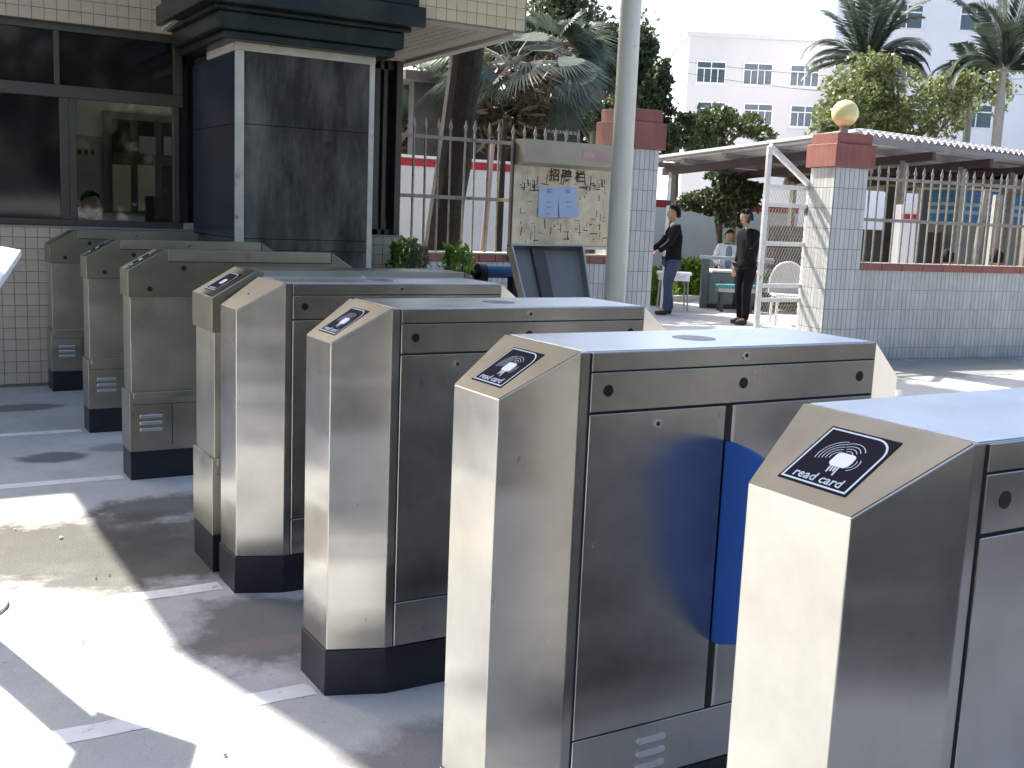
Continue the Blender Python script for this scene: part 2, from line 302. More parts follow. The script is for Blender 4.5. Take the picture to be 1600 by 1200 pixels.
def make_new_gate(L=1.263,flap=True):
    g=empty('turnstile')
    w,W,c,h=W0/2,WB/2,CH,H0
    def loop(z,f=0.): return [(0-f,w+f*.4,z),(0-f,-w-f*.4,z),(c,-W-f,z),(L-c,-W-f,z),(L+f,-w-f*.4,z),(L+f,w+f*.4,z),(L-c,W+f,z),(c,W+f,z)]
    v=loop(HB)+[(0,w,h),(0,-w,h),(c,-W,HT),(L-c,-W,HT),(L,-w,h),(L,w,h),(L-c,W,HT),(c,W,HT)]
    f=[tuple(range(8))[::-1]]+[(i,(i+1)%8,(i+1)%8+8,i+8) for i in range(8)]+[(8,9,10,15),(12,13,14,11),(15,10,11,14)]
    MB().add(v,f).build('cabinet_body',STEEL,g,bevel=.0022,seg=2)
    q=MB(); q.add(loop(0,.006)+loop(HB-.001,.006),[tuple(range(8))[::-1],tuple(range(8,16))]+[(i,(i+1)%8,(i+1)%8+8,i+8) for i in range(8)]); q.build('plinth',PLINTH,g,bevel=.003)
    # dark gaps seen between the sheet metal panels
    s0,s1=.196,L-c-.003
    for sg in (-1,1):
        Y=sg*W; o=sg*.0012
        MB().box((s0-.004,min(Y,Y+o),HB+.004),(s1,max(Y,Y+o),HT-.003)).build('panel_gap',SEAM,g)
        def pan(name,x0,x1,z0,z1,mt=STEEL,th=.0045):
            return MB().box((x0,min(Y,Y+sg*th),z0),(x1,max(Y,Y+sg*th),z1)).build(name,mt,g,bevel=.0012,seg=1)
        pan('lid_edge_panel',s0,s1-.002,1.157,1.1985)
        st=pan('sensor_strip',s0,s1-.002,1.066,1.1535)
        slot0,slot1=.590,.611
        d1=pan('door',s0,slot0,.293,1.060); d2=pan('door',slot1,s1-.002,.293,1.060)
        lp=pan('vent_panel',s0,s1-.002,HB+.003,.289)
        MB().box((slot0+.001,min(Y-sg*.05,Y+sg*.0022),.293),(slot1-.001,max(Y-sg*.05,Y+sg*.0022),1.060)).build('flap_slot',BLACK,g)
        MB().box((slot1-.001,min(Y,Y+sg*.0065),.300),(slot1+.008,max(Y,Y+sg*.0065),1.058)).build('slot_trim',STEEL_EDGE,g)
        def disc(name,x,z,r,d,mt,par):
            n=20; MM=Matrix(((1,0,0,x),(0,0,sg,Y+sg*.004),(0,1,0,z),(0,0,0,1))); return MB().prism([(r*math.cos(2*math.pi*k/n),r*math.sin(2*math.pi*k/n)) for k in range(n)],0,d,MM).build(name,mt,par)
        for x in (.242,.640,1.038): disc('sensor_hole',x,1.113,.0135,.0012,BLACK,st)
        for par,x,z in ((None,.640,1.180),(d1,.385,1.030),(d2,.87,1.030)):
            k=disc('lock',x,z,.0105,.0045,STEEL_EDGE,par or g); 
        for x,z in ((.640,1.180),(.385,1.030)):
            disc('keyhole',x,z,.0055,.0052,mat('lock cylinder',(.06,.07,.075),.3,.8),g)
        for k in range(3):
            z=.250-k*.034; n=8; x0,x1=.383,.470; rr=.0085
            pts=[(x1-rr+rr*math.cos(a),z+rr*math.sin(a)) for a in np.linspace(-math.pi/2,math.pi/2,n)]+[(x0+rr+rr*math.cos(a),z+rr*math.sin(a)) for a in np.linspace(math.pi/2,3*math.pi/2,n)]
            MM=Matrix(((1,0,0,0),(0,0,sg,Y+sg*.0045),(0,1,0,0),(0,0,0,1)))
            MB().prism(pts,0,.005,MM).build('louvre',STEEL_TOP,lp,bevel=.003,seg=2)
    MB().box((c+.012,-W+.004,HT),(L-c-.012,W-.004,HT+.0018)).build('lid',STEEL_TOP,g,bevel=.001,seg=1)
    n=24; MB().prism([(.62+.055*math.cos(2*math.pi*k/n),.0+.055*math.sin(2*math.pi*k/n)) for k in range(n)],HT+.0018,HT+.0026).build('indicator_window',mat('smoked indicator',(.16,.17,.2),.25,var=.1),g)
    sn=Vector((-(HT-H0),0,CH)).normalized(); q=[Vector(p) for p in ((.0015,w-.0015,h+.001),(.0015,-w+.0015,h+.001),(c-.001,-W+.003,HT-.0006),(c-.001,W-.003,HT-.0006))]
    MB().add(q+[p+sn*.0022 for p in q],[(0,3,2,1),(4,5,6,7),(0,1,5,4),(1,2,6,5),(2,3,7,6),(3,0,4,7)]).build('reader_plate',STEEL_PLATE,g)
    sticker(g,slopeM(CH,HT-H0,H0)@Matrix.Translation((0,0,.0016)),.135,.132,.031)
    if flap:   # blue fan shaped leaf that blocks the passage
        pts=[(0,.470),(.045,.480),(.19,.62)]+[(.19+.0*a,.62) for a in ()]
        arc=[(.30*math.sin(t),.975-.30*(1-math.cos(t))*.55) for t in np.linspace(0,1.25,14)]
        poly=[(0,.468),(.03,.470),(.11,.50),(.22,.60)]+arc[::-1]
        MM=Matrix(((0,0,1,.594),(-1,0,0,-W-.004),(0,1,0,0),(0,0,0,1)))
        MB().prism(poly,0,.012,MM).build('flap',BLUE,g,bevel=.003,seg=2)
    return g
def drop(o):
    for k in list(KIDS(o)): drop(k)
    bpy.data.objects.remove(o)
TG='stainless turnstiles with bevelled ends and read card stickers'
g2=make_new_gate()
g2.location=(0,0,0); tag(g2,'steel turnstile second from the camera, its blue flap showing beside a large dark door','turnstile',TG)
for y,lab in ((-.985,'nearest steel turnstile, cut off by the right edge, with the largest read card sticker'),
              (.989,'third steel turnstile from the camera, its whole black plinth standing on the stained floor'),):
    c=copy_tree(g2); c.location=(0,y,0); tag(c,lab,'turnstile',TG)
    if y<0:
        for k in KIDS(c):
            if k.name.split('.')[0]=='flap': drop(k)
c=copy_tree(g2); c.location=(0.01,1.975,0); c['label']='fourth steel turnstile, with no sticker on its sloping face, tight against an older one'
for k in KIDS(c):
    if k.name.startswith('reader_sticker'):
        for kk in KIDS(k): bpy.data.objects.remove(kk)
        bpy.data.objects.remove(k)
    elif k.name.startswith('flap') and 'slot' not in k.name: bpy.data.objects.remove(k)
# small bright nick on its sloping face
MM=slopeM(CH,HT-H0,H0); MB().box((-.012,.09,.0),(.012,.098,.004),MM).build('card_slot',STEEL_EDGE,c)
# ================================================================ OLDER NARROW TURNSTILES
def make_old_gate(name,wd,yfront,loc,label,stk=True,L=1.26):
    """yfront: local y of the near side is 0, far side +wd"""
    g=empty('turnstile',loc); tag(g,label,'turnstile','older narrow steel turnstiles with overhanging heads')
    prof=[(0,.98),(0,1.118),(.175,1.222),(L-.14,1.222),(L,1.134),(L,.98)]
    MM=Matrix(((1,0,0,0),(0,0,1,0),(0,1,0,0),(0,0,0,1)))
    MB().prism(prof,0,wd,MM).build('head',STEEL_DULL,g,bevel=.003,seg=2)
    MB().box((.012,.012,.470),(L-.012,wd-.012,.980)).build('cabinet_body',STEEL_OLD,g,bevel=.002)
    lb=MB().box((.000,.002,.155),(L-.004,wd-.002,.470)).build('lower_box',STEEL_OLD,g,bevel=.002)
    MB().box((.003,.005,0),(L-.01,wd-.005,.155)).build('plinth',PLINTH,g)
    MB().box((.02,-.003,.440),(L-.02,.004,.4745)).build('ledge',STEEL_EDGE if False else STEEL_OLD,g,bevel=.002)
    MB().box((.218,.0,.185),(.222,.0035,.410)).build('panel_gap',SEAM,g)
    MB().box((.02,.0,.407),(L-.02,.0035,.4095)).build('panel_gap',SEAM,g)
    MB().box((.205,-.0012,1.163),(L-.15,.003,1.167)).build('panel_gap',SEAM,g)
    MB().box((L-.150,-.0012,1.165),(L-.146,.003,1.221)).build('panel_gap',SEAM,g)
    lid=MB().box((.205,-.0035,1.168),(L-.152,wd*.5,1.2255)).build('lid',STEEL_OLD,g,bevel=.002)
    for k in range(3): MB().box((.052,-.003,.335-k*.036),(.168,.003,.352-k*.036)).build('louvre',STEEL_TOP,lb,bevel=.004,seg=2)
    for x,z in ((.11,1.022),(.286,1.132)):
        n=16; MQ=Matrix(((1,0,0,x),(0,0,-1,0),(0,1,0,z),(0,0,0,1))); MB().prism([(.014*math.cos(2*math.pi*k/n),.014*math.sin(2*math.pi*k/n)) for k in range(n)],0,.003,MQ).build('sensor_hole',BLACK,g)
    n=14; MQ=Matrix(((1,0,0,.63),(0,0,-1,-.0035),(0,1,0,1.195),(0,0,0,1))); MB().prism([(.012*math.cos(2*math.pi*k/n),.012*math.sin(2*math.pi*k/n)) for k in range(n)],0,.006,MQ).build('lock',STEEL_EDGE,g)
    if stk:
        M=slopeM(.175,.104,1.118); M=Matrix.Translation((0,wd/2,0))@M
        sticker(g,M,wd*.5,.13,.035,small=True)
    return g
make_old_gate('a',.30,0,(-.005,2.145,0),'older turnstile with a small sticker, tight against the back of the fourth wide one')
make_old_gate('b',.208,0,(0,3.762,0),'older narrow turnstile with bright louvres, foremost of the three by the booth')
make_old_gate('c',.205,0,(0.01,5.066,0),'older narrow turnstile in the middle of the three by the booth, scratched on its side')
make_old_gate('d',.24,0,(.02,6.708,0),'older turnstile standing flush against the cream tiled booth wall',stk=False)
# ================================================================ STEEL CABINET WITH ITS LID OPEN
cb=empty('equipment_cabinet',(2.3,3.75,0),0,'steel equipment cabinet behind the turnstiles with its boxy lid propped open','cabinet')
MB().box((0,0,.12),(.62,.36,.93)).build('cabinet_body',STEEL_OLD,cb,bevel=.003)
MB().box((.01,.01,0),(.61,.35,.12)).build('plinth',PLINTH,cb)
A=aty(813,474,3.8)-Vector((2.3,3.75,0)); B=aty(917,474,3.8)-Vector((2.3,3.75,0)); C=aty(905,389,4.0)-Vector((2.3,3.75,0)); D=aty(792,388,4.0)-Vector((2.3,3.75,0))
ux=(B-A).normalized(); uy=((D-A)-(D-A).dot(ux)*ux); nn=ux.cross(uy).normalized()
def quadbar(q,p0,p1,w,d,inner):
    pass
lid=MB().add([A,B,C,D,A-nn*-.012,B-nn*-.012,C-nn*-.012,D-nn*-.012],[(0,3,2,1),(4,5,6,7),(0,1,5,4),(1,2,6,5),(2,3,7,6),(3,0,4,7)])
lidm=mat('lid inside grey',(.185,.175,.16),.6,.0,var=.12)
if nn.y>0: nn=-nn
lo=MB()
off=nn*.055
def slab(q,P,d):
    P=[Vector(p) for p in P]; q.add(P+[p+d for p in P],[(0,1,2,3),(7,6,5,4),(0,4,5,1),(1,5,6,2),(2,6,7,3),(3,7,4,0)])
q=MB(); slab(q,[A,B,C,D],-nn*.008); q.build('lid_panel',lidm,cb)
for (P,Q,nm) in ((A,D,'left'),(B,C,'right'),(D,C,'top')):
    inn=((A+B+C+D)/4-(P+Q)/2); inn=(inn-inn.dot((Q-P).normalized())*(Q-P).normalized()).normalized()
    q=MB(); slab(q,[P,Q,Q+inn*.012,P+inn*.012],nn*.06); q.build('lid_flange',STEEL_OLD,cb)
q=MB(); P0=A.lerp(B,.30);P1=A.lerp(B,.47);P2=D.lerp(C,.47);P3=D.lerp(C,.30); slab(q,[P0,P1,P2,P3],nn*.03); q.build('stiffener',mat('stiffener dark',(.07,.065,.055),.6,.3),cb)
# blue topped barrier between the cabinet and the old gates
bb=empty('barrier',(2.3,4.4,0),0,'short barrier with a blue rounded rail and black end bracket before the fence','barrier')
p0=aty(757,424,4.4)-Vector((2.3,4.4,0)); p1=aty(800,425,4.4)-Vector((2.3,4.4,0))
MB().tube([p0,p1+Vector((.15,0,0))],.045,16).build('rail',mat('dark blue rail',(.03,.09,.18),.35,.3,var=.1),bb,smooth=False)
MB().box((p0.x-.055,-.055,p0.z-.30),(p0.x+.0,.055,p0.z+.0)).tube([p0+Vector((-.055,0,0)),p0],.055,16).build('end_bracket',BLACK,bb)
MB().tube([p0+Vector((-.10,0,-.01)),p0+Vector((-.05,0,-.01))],.02,10).build('knob',BLACK,bb)
MB().box((p0.x-.04,-.03,0),(p0.x-.01,.03,p0.z-.29)).build('leg',BLACK,bb)
MB().box((p1.x-.01,-.04,0),(p1.x+.05,.04,p1.z-.04)).build('leg',BLACK,bb)
# ================================================================ STAND AT THE LEFT EDGE, INVENTED PARTLY FOR ITS GROUND SHADOW
ss=empty('shadow_stand',(-.99,2.12,0),0,'tilted white panel on an invented shadow casting stand with a round flat base at the left edge','invented stand')
n=40; MB().prism([(.225*math.cos(2*math.pi*k/n),.225*math.sin(2*math.pi*k/n)) for k in range(n)],.004,.016).build('base',mat('tan base plate',(.55,.47,.33),.4,.2,var=.05),ss,bevel=.004)
MB().tube([(0,0,.016),(0,0,1.85)],.064,20).build('post',STEEL_EDGE,ss)  # post thickened and raised so its shadow makes the long ground band
O=Vector((-.99,2.12,0)); T1=Vector((-.715,1.87,1.305))-O; T2=Vector((-.93,2.22,1.335))-O; T3=Vector((-.90,1.22,1.16))-O; T4=T2+T3-T1; nrm=(T2-T1).cross(T3-T1).normalized(); nrm=nrm if nrm.z<0 else -nrm  # panel corners placed by the shadow outline they cast
q=MB(); q.add([T1,T2,T4,T3]+[p+nrm*.022 for p in (T1,T2,T4,T3)],[(0,1,2,3),(7,6,5,4),(0,4,5,1),(1,5,6,2),(2,6,7,3),(3,7,4,0)]); q.build('panel',WHITEP,ss,bevel=.004)
# ================================================================ GATEHOUSE
gh=empty('gatehouse',(0,0,0),0,'guard booth with cream square tiles, dark windows and deep tiled eaves','booth')
TP=.0872; YW=7.0; GX1=3.03; GX0=-4.0
WALLIN=mat('pale interior wall',(.70,.68,.62),.8,var=.1,scale=1.5)  # even pale base colour of the inner walls
gw=MB(); gw.box((GX0,YW,0),(GX1,YW+.2,1.245)).build('wall',GROUT,gh)
hd=MB(); hd.box((GX0,YW,2.775),(GX1,YW+.2,3.9)).build('wall',GROUT,gh)
MB().box((GX1-.2,YW+.2,0),(GX1,10.2,1.245)).box((GX1-.2,YW+.2,2.775),(GX1,10.2,3.9)).box((GX1-.2,9.6,1.245),(GX1,10.2,2.775)).box((GX0,10.0,0),(GX1-.2,10.2,3.9)).box((GX0,YW+.2,0),(GX0+.2,10.0,3.9)).build('wall',WALLIN,gh)
MB().box((GX0+.2,YW+.2,2.9),(GX1-.2,10.0,3.0)).build('ceiling',mat('interior ceiling',(.5,.48,.44),.8),gh)
# tiles: shared mesh pieces, 12 mm proud of the grout
def tilemesh(w,h,t=.006,b=.001): return MB().box((-w/2,-t,-h/2),(w/2,0,h/2)).mesh('tile',bevel=b,seg=1)
TILEF=mat('bounce warmed eaves tile',(.60,.49,.29),.3,var=.08,scale=3,rand=.045,bump=.03,bscale=12)  # same cream tile, warmed and lightened for light bounced off the ground
tmf=tilemesh(TP-.004,TP-.004); tmf.materials.append(TILEF)
tm=tilemesh(TP-.004,TP-.004); tm.materials.append(TILE)
cnt=0
restT=MB()
def put_tile(me,x,y,z,par,rx=0,rz=0):
    o=bpy.data.objects.new('tile',me); COL.objects.link(o); o.parent=par; o.location=(x,y,z)
    o.rotation_euler=(rx+random.uniform(-.006,.006),0,rz+random.uniform(-.006,.006)); return o
def rowcols(x0,x1,z0,z1,y,par,vis):
    global cnt
    for i in range(int(round((x1-x0)/TP))):
        for j in range(int(round((z1-z0)/TP))):
            x=x0+(i+.5)*TP; z=z1-(j+.5)*TP
            if vis(x,z) and cnt<300: put_tile(tm,x,y,z,par); cnt+=1
            else: restT.box((x-TP/2+.002,y-.007,z-TP/2+.002),(x+TP/2-.002,y,z+TP/2-.002))
x00=GX1-TP*int((GX1-(-3.2))/TP)
rowcols(x00,GX1,1.245-TP*14,1.245,YW,gh,lambda x,z: (-.26<x<.10) or (x>2.72 and z>.95) or (.1<x<1.1 and z>1.16))
rowcols(x00,GX1,2.775,2.775+TP*4,YW,gh,lambda x,z: -.26<x<.98)
# end wall of the booth facing right
for j in range(14):
    for i in range(3):
        zz=1.245-(j+.5)*TP; yy=YW+.02+(i+.5)*TP
        restT.box((GX1,yy-TP/2+.002,zz-TP/2+.002),(GX1+.007,yy+TP/2-.002,zz+TP/2-.002))
# projecting eaves: fascia at y=5.0
YF=5.58; SX0,SX1,SZ=.92,3.42,2.90
def ez(y): return SZ-(y-YF)*.075
def exr(y): return SX1-(y-YF)*.18
MB().add([(SX0,YF,SZ),(SX1,YF,SZ),(exr(7.4),7.4,ez(7.4)),(SX0,7.4,ez(7.4)),(SX0,YF,SZ+.5),(SX1,YF,SZ+.5),(exr(7.4),7.4,SZ+.5),(SX0,7.4,SZ+.5)],[(0,3,2,1),(4,5,6,7),(0,1,5,4),(1,2,6,5),(2,3,7,6),(3,0,4,7)]).build('eaves',mat('soffit render',(.50,.44,.36),.7,var=.08,scale=3),gh)
for j in range(5):
    for i in range(int((SX1-SX0)/TP)):
        x=SX1-.012-(i+.5)*TP; z=SZ+.012+(j+.5)*TP
        if x>2.3 and cnt<300: put_tile(tmf,x,YF,z,gh); cnt+=1
        else: restT.box((x-TP/2+.002,YF-.007,z-TP/2+.002),(x+TP/2-.002,YF,z+TP/2-.002))
GROUTW=MB().box((SX0,YF-.003,SZ),(SX1,YF+.001,SZ+.5)).build('fascia_backing',GROUT,gh)
sm=MB()
for i in range(16):
    for j in range(12):
        x=SX1-.25-(i+.5)*TP*1.0; y=YF+.12+(j+.5)*TP
        x-=(y-YF)*.18
        sm.add([(x+a*(TP/2-.004),y+b*(TP/2-.004),ez(y+b*(TP/2-.004))-c) for c in (.003,-.001) for a,b in ((-1,-1),(1,-1),(1,1),(-1,1))],[(0,3,2,1),(4,5,6,7),(0,1,5,4),(1,2,6,5),(2,3,7,6),(3,0,4,7)])
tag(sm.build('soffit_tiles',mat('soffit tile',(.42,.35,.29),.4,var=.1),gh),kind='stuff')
tag(restT.build('wall_tiles',TILE,gh),kind='stuff')
MB().bar((SX1-.06,YF+.02,SZ-.015),(exr(7.38)-.06,7.38,ez(7.38)-.015),.10,.024).build('eaves_trim',CREAMTRIM,gh)
# added unseen block over the booth, shaped to throw shade over the turnstiles
XU=-.32+KX*4.0
MB().box((XU,4.87,4.0),(SX1,10.2,6.3)).box((XU,4.871,6.301),(SX1,10.2,13.5)).box((XU-3.2,4.871,6.5),(XU-.002,5.15,13.5)).build('upper_shade_block',CREAMTRIM if False else mat('upper render',(.26,.22,.15),.8),gh)  # thin left wing added to keep the sun off the nearest turnstile
MB().box((SX0+.2,YF+.1,SZ+.5),(SX1-.1,10.2,4.0)).build('parapet',mat('upper render',(.26,.22,.15),.8),gh)
# windows
Yw=YW+.06
def fr(name,x0,x1,z0,z1,d=.05,y=Yw,mt=FRAME,par=gh): return MB().box((x0,y,z0),(x1,y+d,z1)).build(name,mt,par,bevel=.003,seg=1)
fr('window_rail',GX0+.2,1.10,2.225,2.32); fr('window_rail',GX0+.2,1.10,1.245,1.30); fr('window_rail',GX0+.2,1.10,2.72,2.775)
for x0,x1 in ((-1.25,-1.17),(.135,.175),(1.03,1.10)): fr('window_post',x0,x1,2.32,2.72)
for x0,x1 in ((-1.25,-1.17),(.165,.225),(.235,.285),(1.02,1.07)): fr('window_post',x0,x1,1.30,2.225,d=.04 if x0>.2 and x0<.25 else .05)
fr('window_post',2.76,2.83,1.245,2.775); fr('window_post',2.86,2.90,1.245,2.775); fr('window_post',2.96,3.02,1.245,2.775,y=YW+.0,d=.16)
fr('window_rail',2.2,2.96,2.70,2.775); fr('window_rail',2.2,2.96,1.245,1.30)
MB().box((GX0,YW-.015,1.232),(GX1+.01,YW+.2,1.247)).build('window_sill',mat('grey sill',(.30,.28,.25),.5,var=.15),gh,bevel=.003,seg=1)
def glassmat():
    m=bpy.data.materials.new('booth glass'); m.use_nodes=True; n=m.node_tree.nodes; l=m.node_tree.links; n.clear()
    o=n.new('ShaderNodeOutputMaterial'); t=n.new('ShaderNodeBsdfTransparent'); t.inputs[0].default_value=(.86,.88,.84,1); g=n.new('ShaderNodeBsdfGlossy'); g.inputs['Roughness'].default_value=.03
    f=n.new('ShaderNodeFresnel'); f.inputs[0].default_value=1.5; mx=n.new('ShaderNodeMixShader'); l.new(f.outputs[0],mx.inputs[0]); l.new(t.outputs[0],mx.inputs[1]); l.new(g.outputs[0],mx.inputs[2]); l.new(mx.outputs[0],o.inputs[0]); return m
GLASS=glassmat()
DGL=mat('dark tinted glass',(.012,.012,.013),.06,var=.3)
MB().box((.285,Yw+.02,1.30),(1.02,Yw+.026,2.225)).build('window_pane',GLASS,gh)
MB().box((-1.17,Yw+.03,1.30),(.165,Yw+.036,2.225)).build('window_pane',DGL,gh)
for x0,x1 in ((-1.17,.135),(.175,1.03)): MB().box((x0,Yw+.03,2.32),(x1,Yw+.036,2.72)).build('window_pane',DGL,gh)
MB().box((1.07,Yw+.03,1.30),(2.76,Yw+.036,2.72)).build('window_pane',DGL,gh); MB().box((2.90,Yw+.03,1.30),(2.96,Yw+.036,2.72)).build('window_pane',DGL,gh)
MB().box((2.83,Yw+.03,1.30),(2.86,Yw+.036,2.72)).build('window_pane',DGL,gh)
MB().box((-.4,Yw+.055,2.19),(.13,Yw+.06,2.20)).build('window_track',WHITEP,gh)
# inside: far window with notices, wall chart
iw=lambda nm,a,b,mt,y=9.93,d=.03: MB().box((a[0],y,a[1]),(b[0],y+d,b[1])).build(nm,mt,gh)
P=lambda px,py,y=9.93: aty(px,py,y)
def irect(nm,x0,y0,x1,y1,mt,y=9.93,d=.03):
    a=P(x0,y1,y); b=P(x1,y0,y); return iw(nm,(a.x,a.z),(b.x,b.z),mt,y,d)
irect('inner_window_frame',164,184,300,332,mat('inner frame',(.20,.19,.17),.6),9.94,.05)
irect('inner_window_glass',177,195,300,330,mat('inner dark glass',(.03,.03,.03),.2),9.92,.015)
irect('notice',177,258,204,330,mat('cream paper',(.50,.43,.30),.8),9.895,.012); irect('notice',216,257,242,330,MATS['cream paper'],9.895,.012)
irect('notice',218,214,243,244,mat('grey paper',(.30,.29,.25),.8),9.895,.012); irect('notice',256,214,272,246,MATS['grey paper'],9.895,.012)
irect('wall_chart',119,214,165,330,mat('pale chart',(.33,.32,.30),.8),9.97,.02)
for k,x in enumerate((122,132,142)): irect('chart_character',x,234,x+5,241,BLACK,9.965,.003)
irect('inner_mullion',205,190,215,330,FRAME,9.90,.02); irect('inner_mullion',243,190,252,330,FRAME,9.90,.02); irect('inner_rail',177,245,300,255,FRAME,9.89,.02)
mo=empty('monitor',(1.05,7.55,1.22),0,'dark computer monitor on the booth desk seen through the open pane','monitor')
a=aty(228,306,7.55); b=aty(273,352,7.55)
MB().box((a.x-1.05,0,b.z-1.22+.0),(b.x-1.05+.02,.05,a.z-1.22)).build('screen_back',BLACK,mo,bevel=.005)
MB().box((-.05,.0,-.02),(.05,.04,.1)).build('stand',BLACK,mo)
dk=empty('desk',(.3,7.45,0),0,'grey desk under the window inside the booth','desk')
MB().box((-1,-.15,1.10),(1.6,.45,1.14)).build('desk_top',mat('grey desk',(.15,.15,.14),.5),dk); MB().box((-1,-.15,0),(-.95,.45,1.10)).build('side',MATS['grey desk'],dk); MB().box((1.55,-.15,0),(1.6,.45,1.10)).build('side',MATS['grey desk'],dk)
# ---- marble column
cl=empty('marble_column',(0,0,0),0,'broad column clad in dark marble with cream edge strips and a stepped cap','column')
cx0,cx1,cy0,cy1=1.165,2.222,5.793,YW-.002; zt=2.60
MB().box((cx0+.012,cy0+.012,0),(cx1-.012,cy1,zt)).build('core',SEAM,cl)
# slabs with joints
E=.034
zj=[0,.60,1.145,1.163,2.01,zt-.055]
for za,zb in ((0.0,1.140),(1.144,1.225),(1.229,2.045),(2.049,zt-.045)):
    MB().box((cx0+.055,cy0,za),(cx1-.036,cy0+.02,zb)).build('marble_slab',MARBLE_SLAB,cl,bevel=.002,seg=1)
for za,zb in ((0.0,1.225),(1.229,2.045),(2.049,zt-.045)):
    MB().box((cx0,cy0+.024,za),(cx0+.02,cy1,zb)).build('marble_slab',mat('side marble',(.030,.036,.048),.25,spec=.35,var=.3,scale=2),cl,bevel=.002,seg=1)
    MB().box((cx1-.02,cy0+.03,za),(cx1,cy1,zb)).build('marble_slab',MATS['side marble'],cl)
MB().box((cx0-.006,cy0-.008,0),(cx0+.055,cy0+.024,zt-.045)).build('edge_strip',CREAMTRIM,cl,bevel=.004)
MB().box((cx1-.036,cy0-.008,0),(cx1+.006,cy0+.026,zt-.045)).build('edge_strip',CREAMTRIM,cl,bevel=.004)
MB().box((cx0-.010,cy0-.012,zt-.045),(cx1+.008,cy1-.45,zt+.012)).build('top_strip',CREAMTRIM,cl,bevel=.004)
for (e,za,zb) in ((.12,zt+.012,zt+.07),(.17,zt+.07,zt+.19),(.21,zt+.19,zt+.225),(.29,zt+.225,zt+.375),(.25,zt+.375,zt+.52)):
    MB().box((cx0-e,cy0-e,za),(cx1+e,YW-.02,zb)).build('cap_slab',MARBLE,cl,bevel=.012,seg=2)
n=14; MQ=Matrix(((1,0,0,1.86),(0,0,-1,cy0),(0,1,0,1.94),(0,0,0,1))); MB().prism([(.03*math.cos(2*math.pi*k/n),.03*math.sin(2*math.pi*k/n)) for k in range(n)],.0,.001,MQ).build('hole',BLACK,cl)
# ================================================================ LEFT BOUNDARY: low tiled wall, fence, pillar, noticeboard, pole
YB=7.7
bw=empty('boundary_wall',(0,0,0),0,'low wall of pale upright tiles with a red coping beside the booth','wall')
X0,X1=GX1+.02,5.95
MB().box((X0,YB,0),(X1,YB+.22,.985)).build('wall_core',GROUTG,bw)
tw,th=.064,.222
tml=tilemesh(tw-.005,th-.005,.008,.0012); tml.materials.append(TILEL)
rt=MB(); k=0
for i in range(int((X1-X0)/tw)):
    for j in range(4):
        x=X0+(i+.5)*tw; z=.985-(j+.5)*th
        if z>.45 and (x>3.0): put_tile(tml,x,YB,z,bw)
        else: rt.box((x-tw/2+.0025,YB-.008,z-th/2+.0025),(x+tw/2-.0025,YB,z+th/2-.0025))
tag(rt.build('lower_tiles',TILEL,bw),kind='stuff')
cpm=MB().box((-.095,-.0,-.038),(.095,.27,.038)).mesh('coping_tile',bevel=.004,seg=1); cpm.materials.append(REDT)
for i in range(int((X1-X0)/.195)+1):
    x=X0+.0975+i*.195
    if x<X1: o=bpy.data.objects.new('coping_tile',cpm); COL.objects.link(o); o.parent=bw; o.location=(x,YB-.03,1.025)
MB().box((X0,YB-.02,1.063),(X1,YB+.23,1.078)).build('coping_cap',CREAMTRIM,bw)
# fence
def spear_fence(name,A,B,z0,zr1,zr2,ztip,step,label,phase=.5,post=None):
    f=empty(name,A,math.atan2(B[1]-A[1],B[0]-A[0]),label,'fence'); L=(Vector(B)-Vector(A)).length
    pm=MB().box((-.0085,-.0085,z0),(.0085,.0085,ztip-.12))
    pm.add([(-.0085,-.0085,ztip-.12),(.0085,-.0085,ztip-.12),(.0085,.0085,ztip-.12),(-.0085,.0085,ztip-.12),(-.02,-.006,ztip-.085),(.02,-.006,ztip-.085),(.02,.006,ztip-.085),(-.02,.006,ztip-.085),(0,0,ztip)],
           [(0,1,5,4),(1,2,6,5),(2,3,7,6),(3,0,4,7),(4,5,8),(5,6,8),(6,7,8),(7,4,8)])
    me=pm.mesh('picket'); me.materials.append(FENCEM)
    n=int(L/step)
    for i in range(n):
        o=bpy.data.objects.new('picket',me); COL.objects.link(o); o.parent=f; o.location=((i+phase)*step,0,0); o.rotation_euler=(random.uniform(-.006,.006),random.uniform(-.008,.008),random.uniform(-.3,.3))
    for z in (zr1,zr2): MB().box((0,-.022,z-.018),(L,-.009,z+.018)).build('rail',FENCEM,f,bevel=.003,seg=1)
    return f
spear_fence('spear_fence',(GX1+.02,YB+.10,0),(5.78,YB+.10,0),1.078,1.62,2.20,2.40,.139,'spear topped metal fence on the low wall beside the booth',phase=.35)
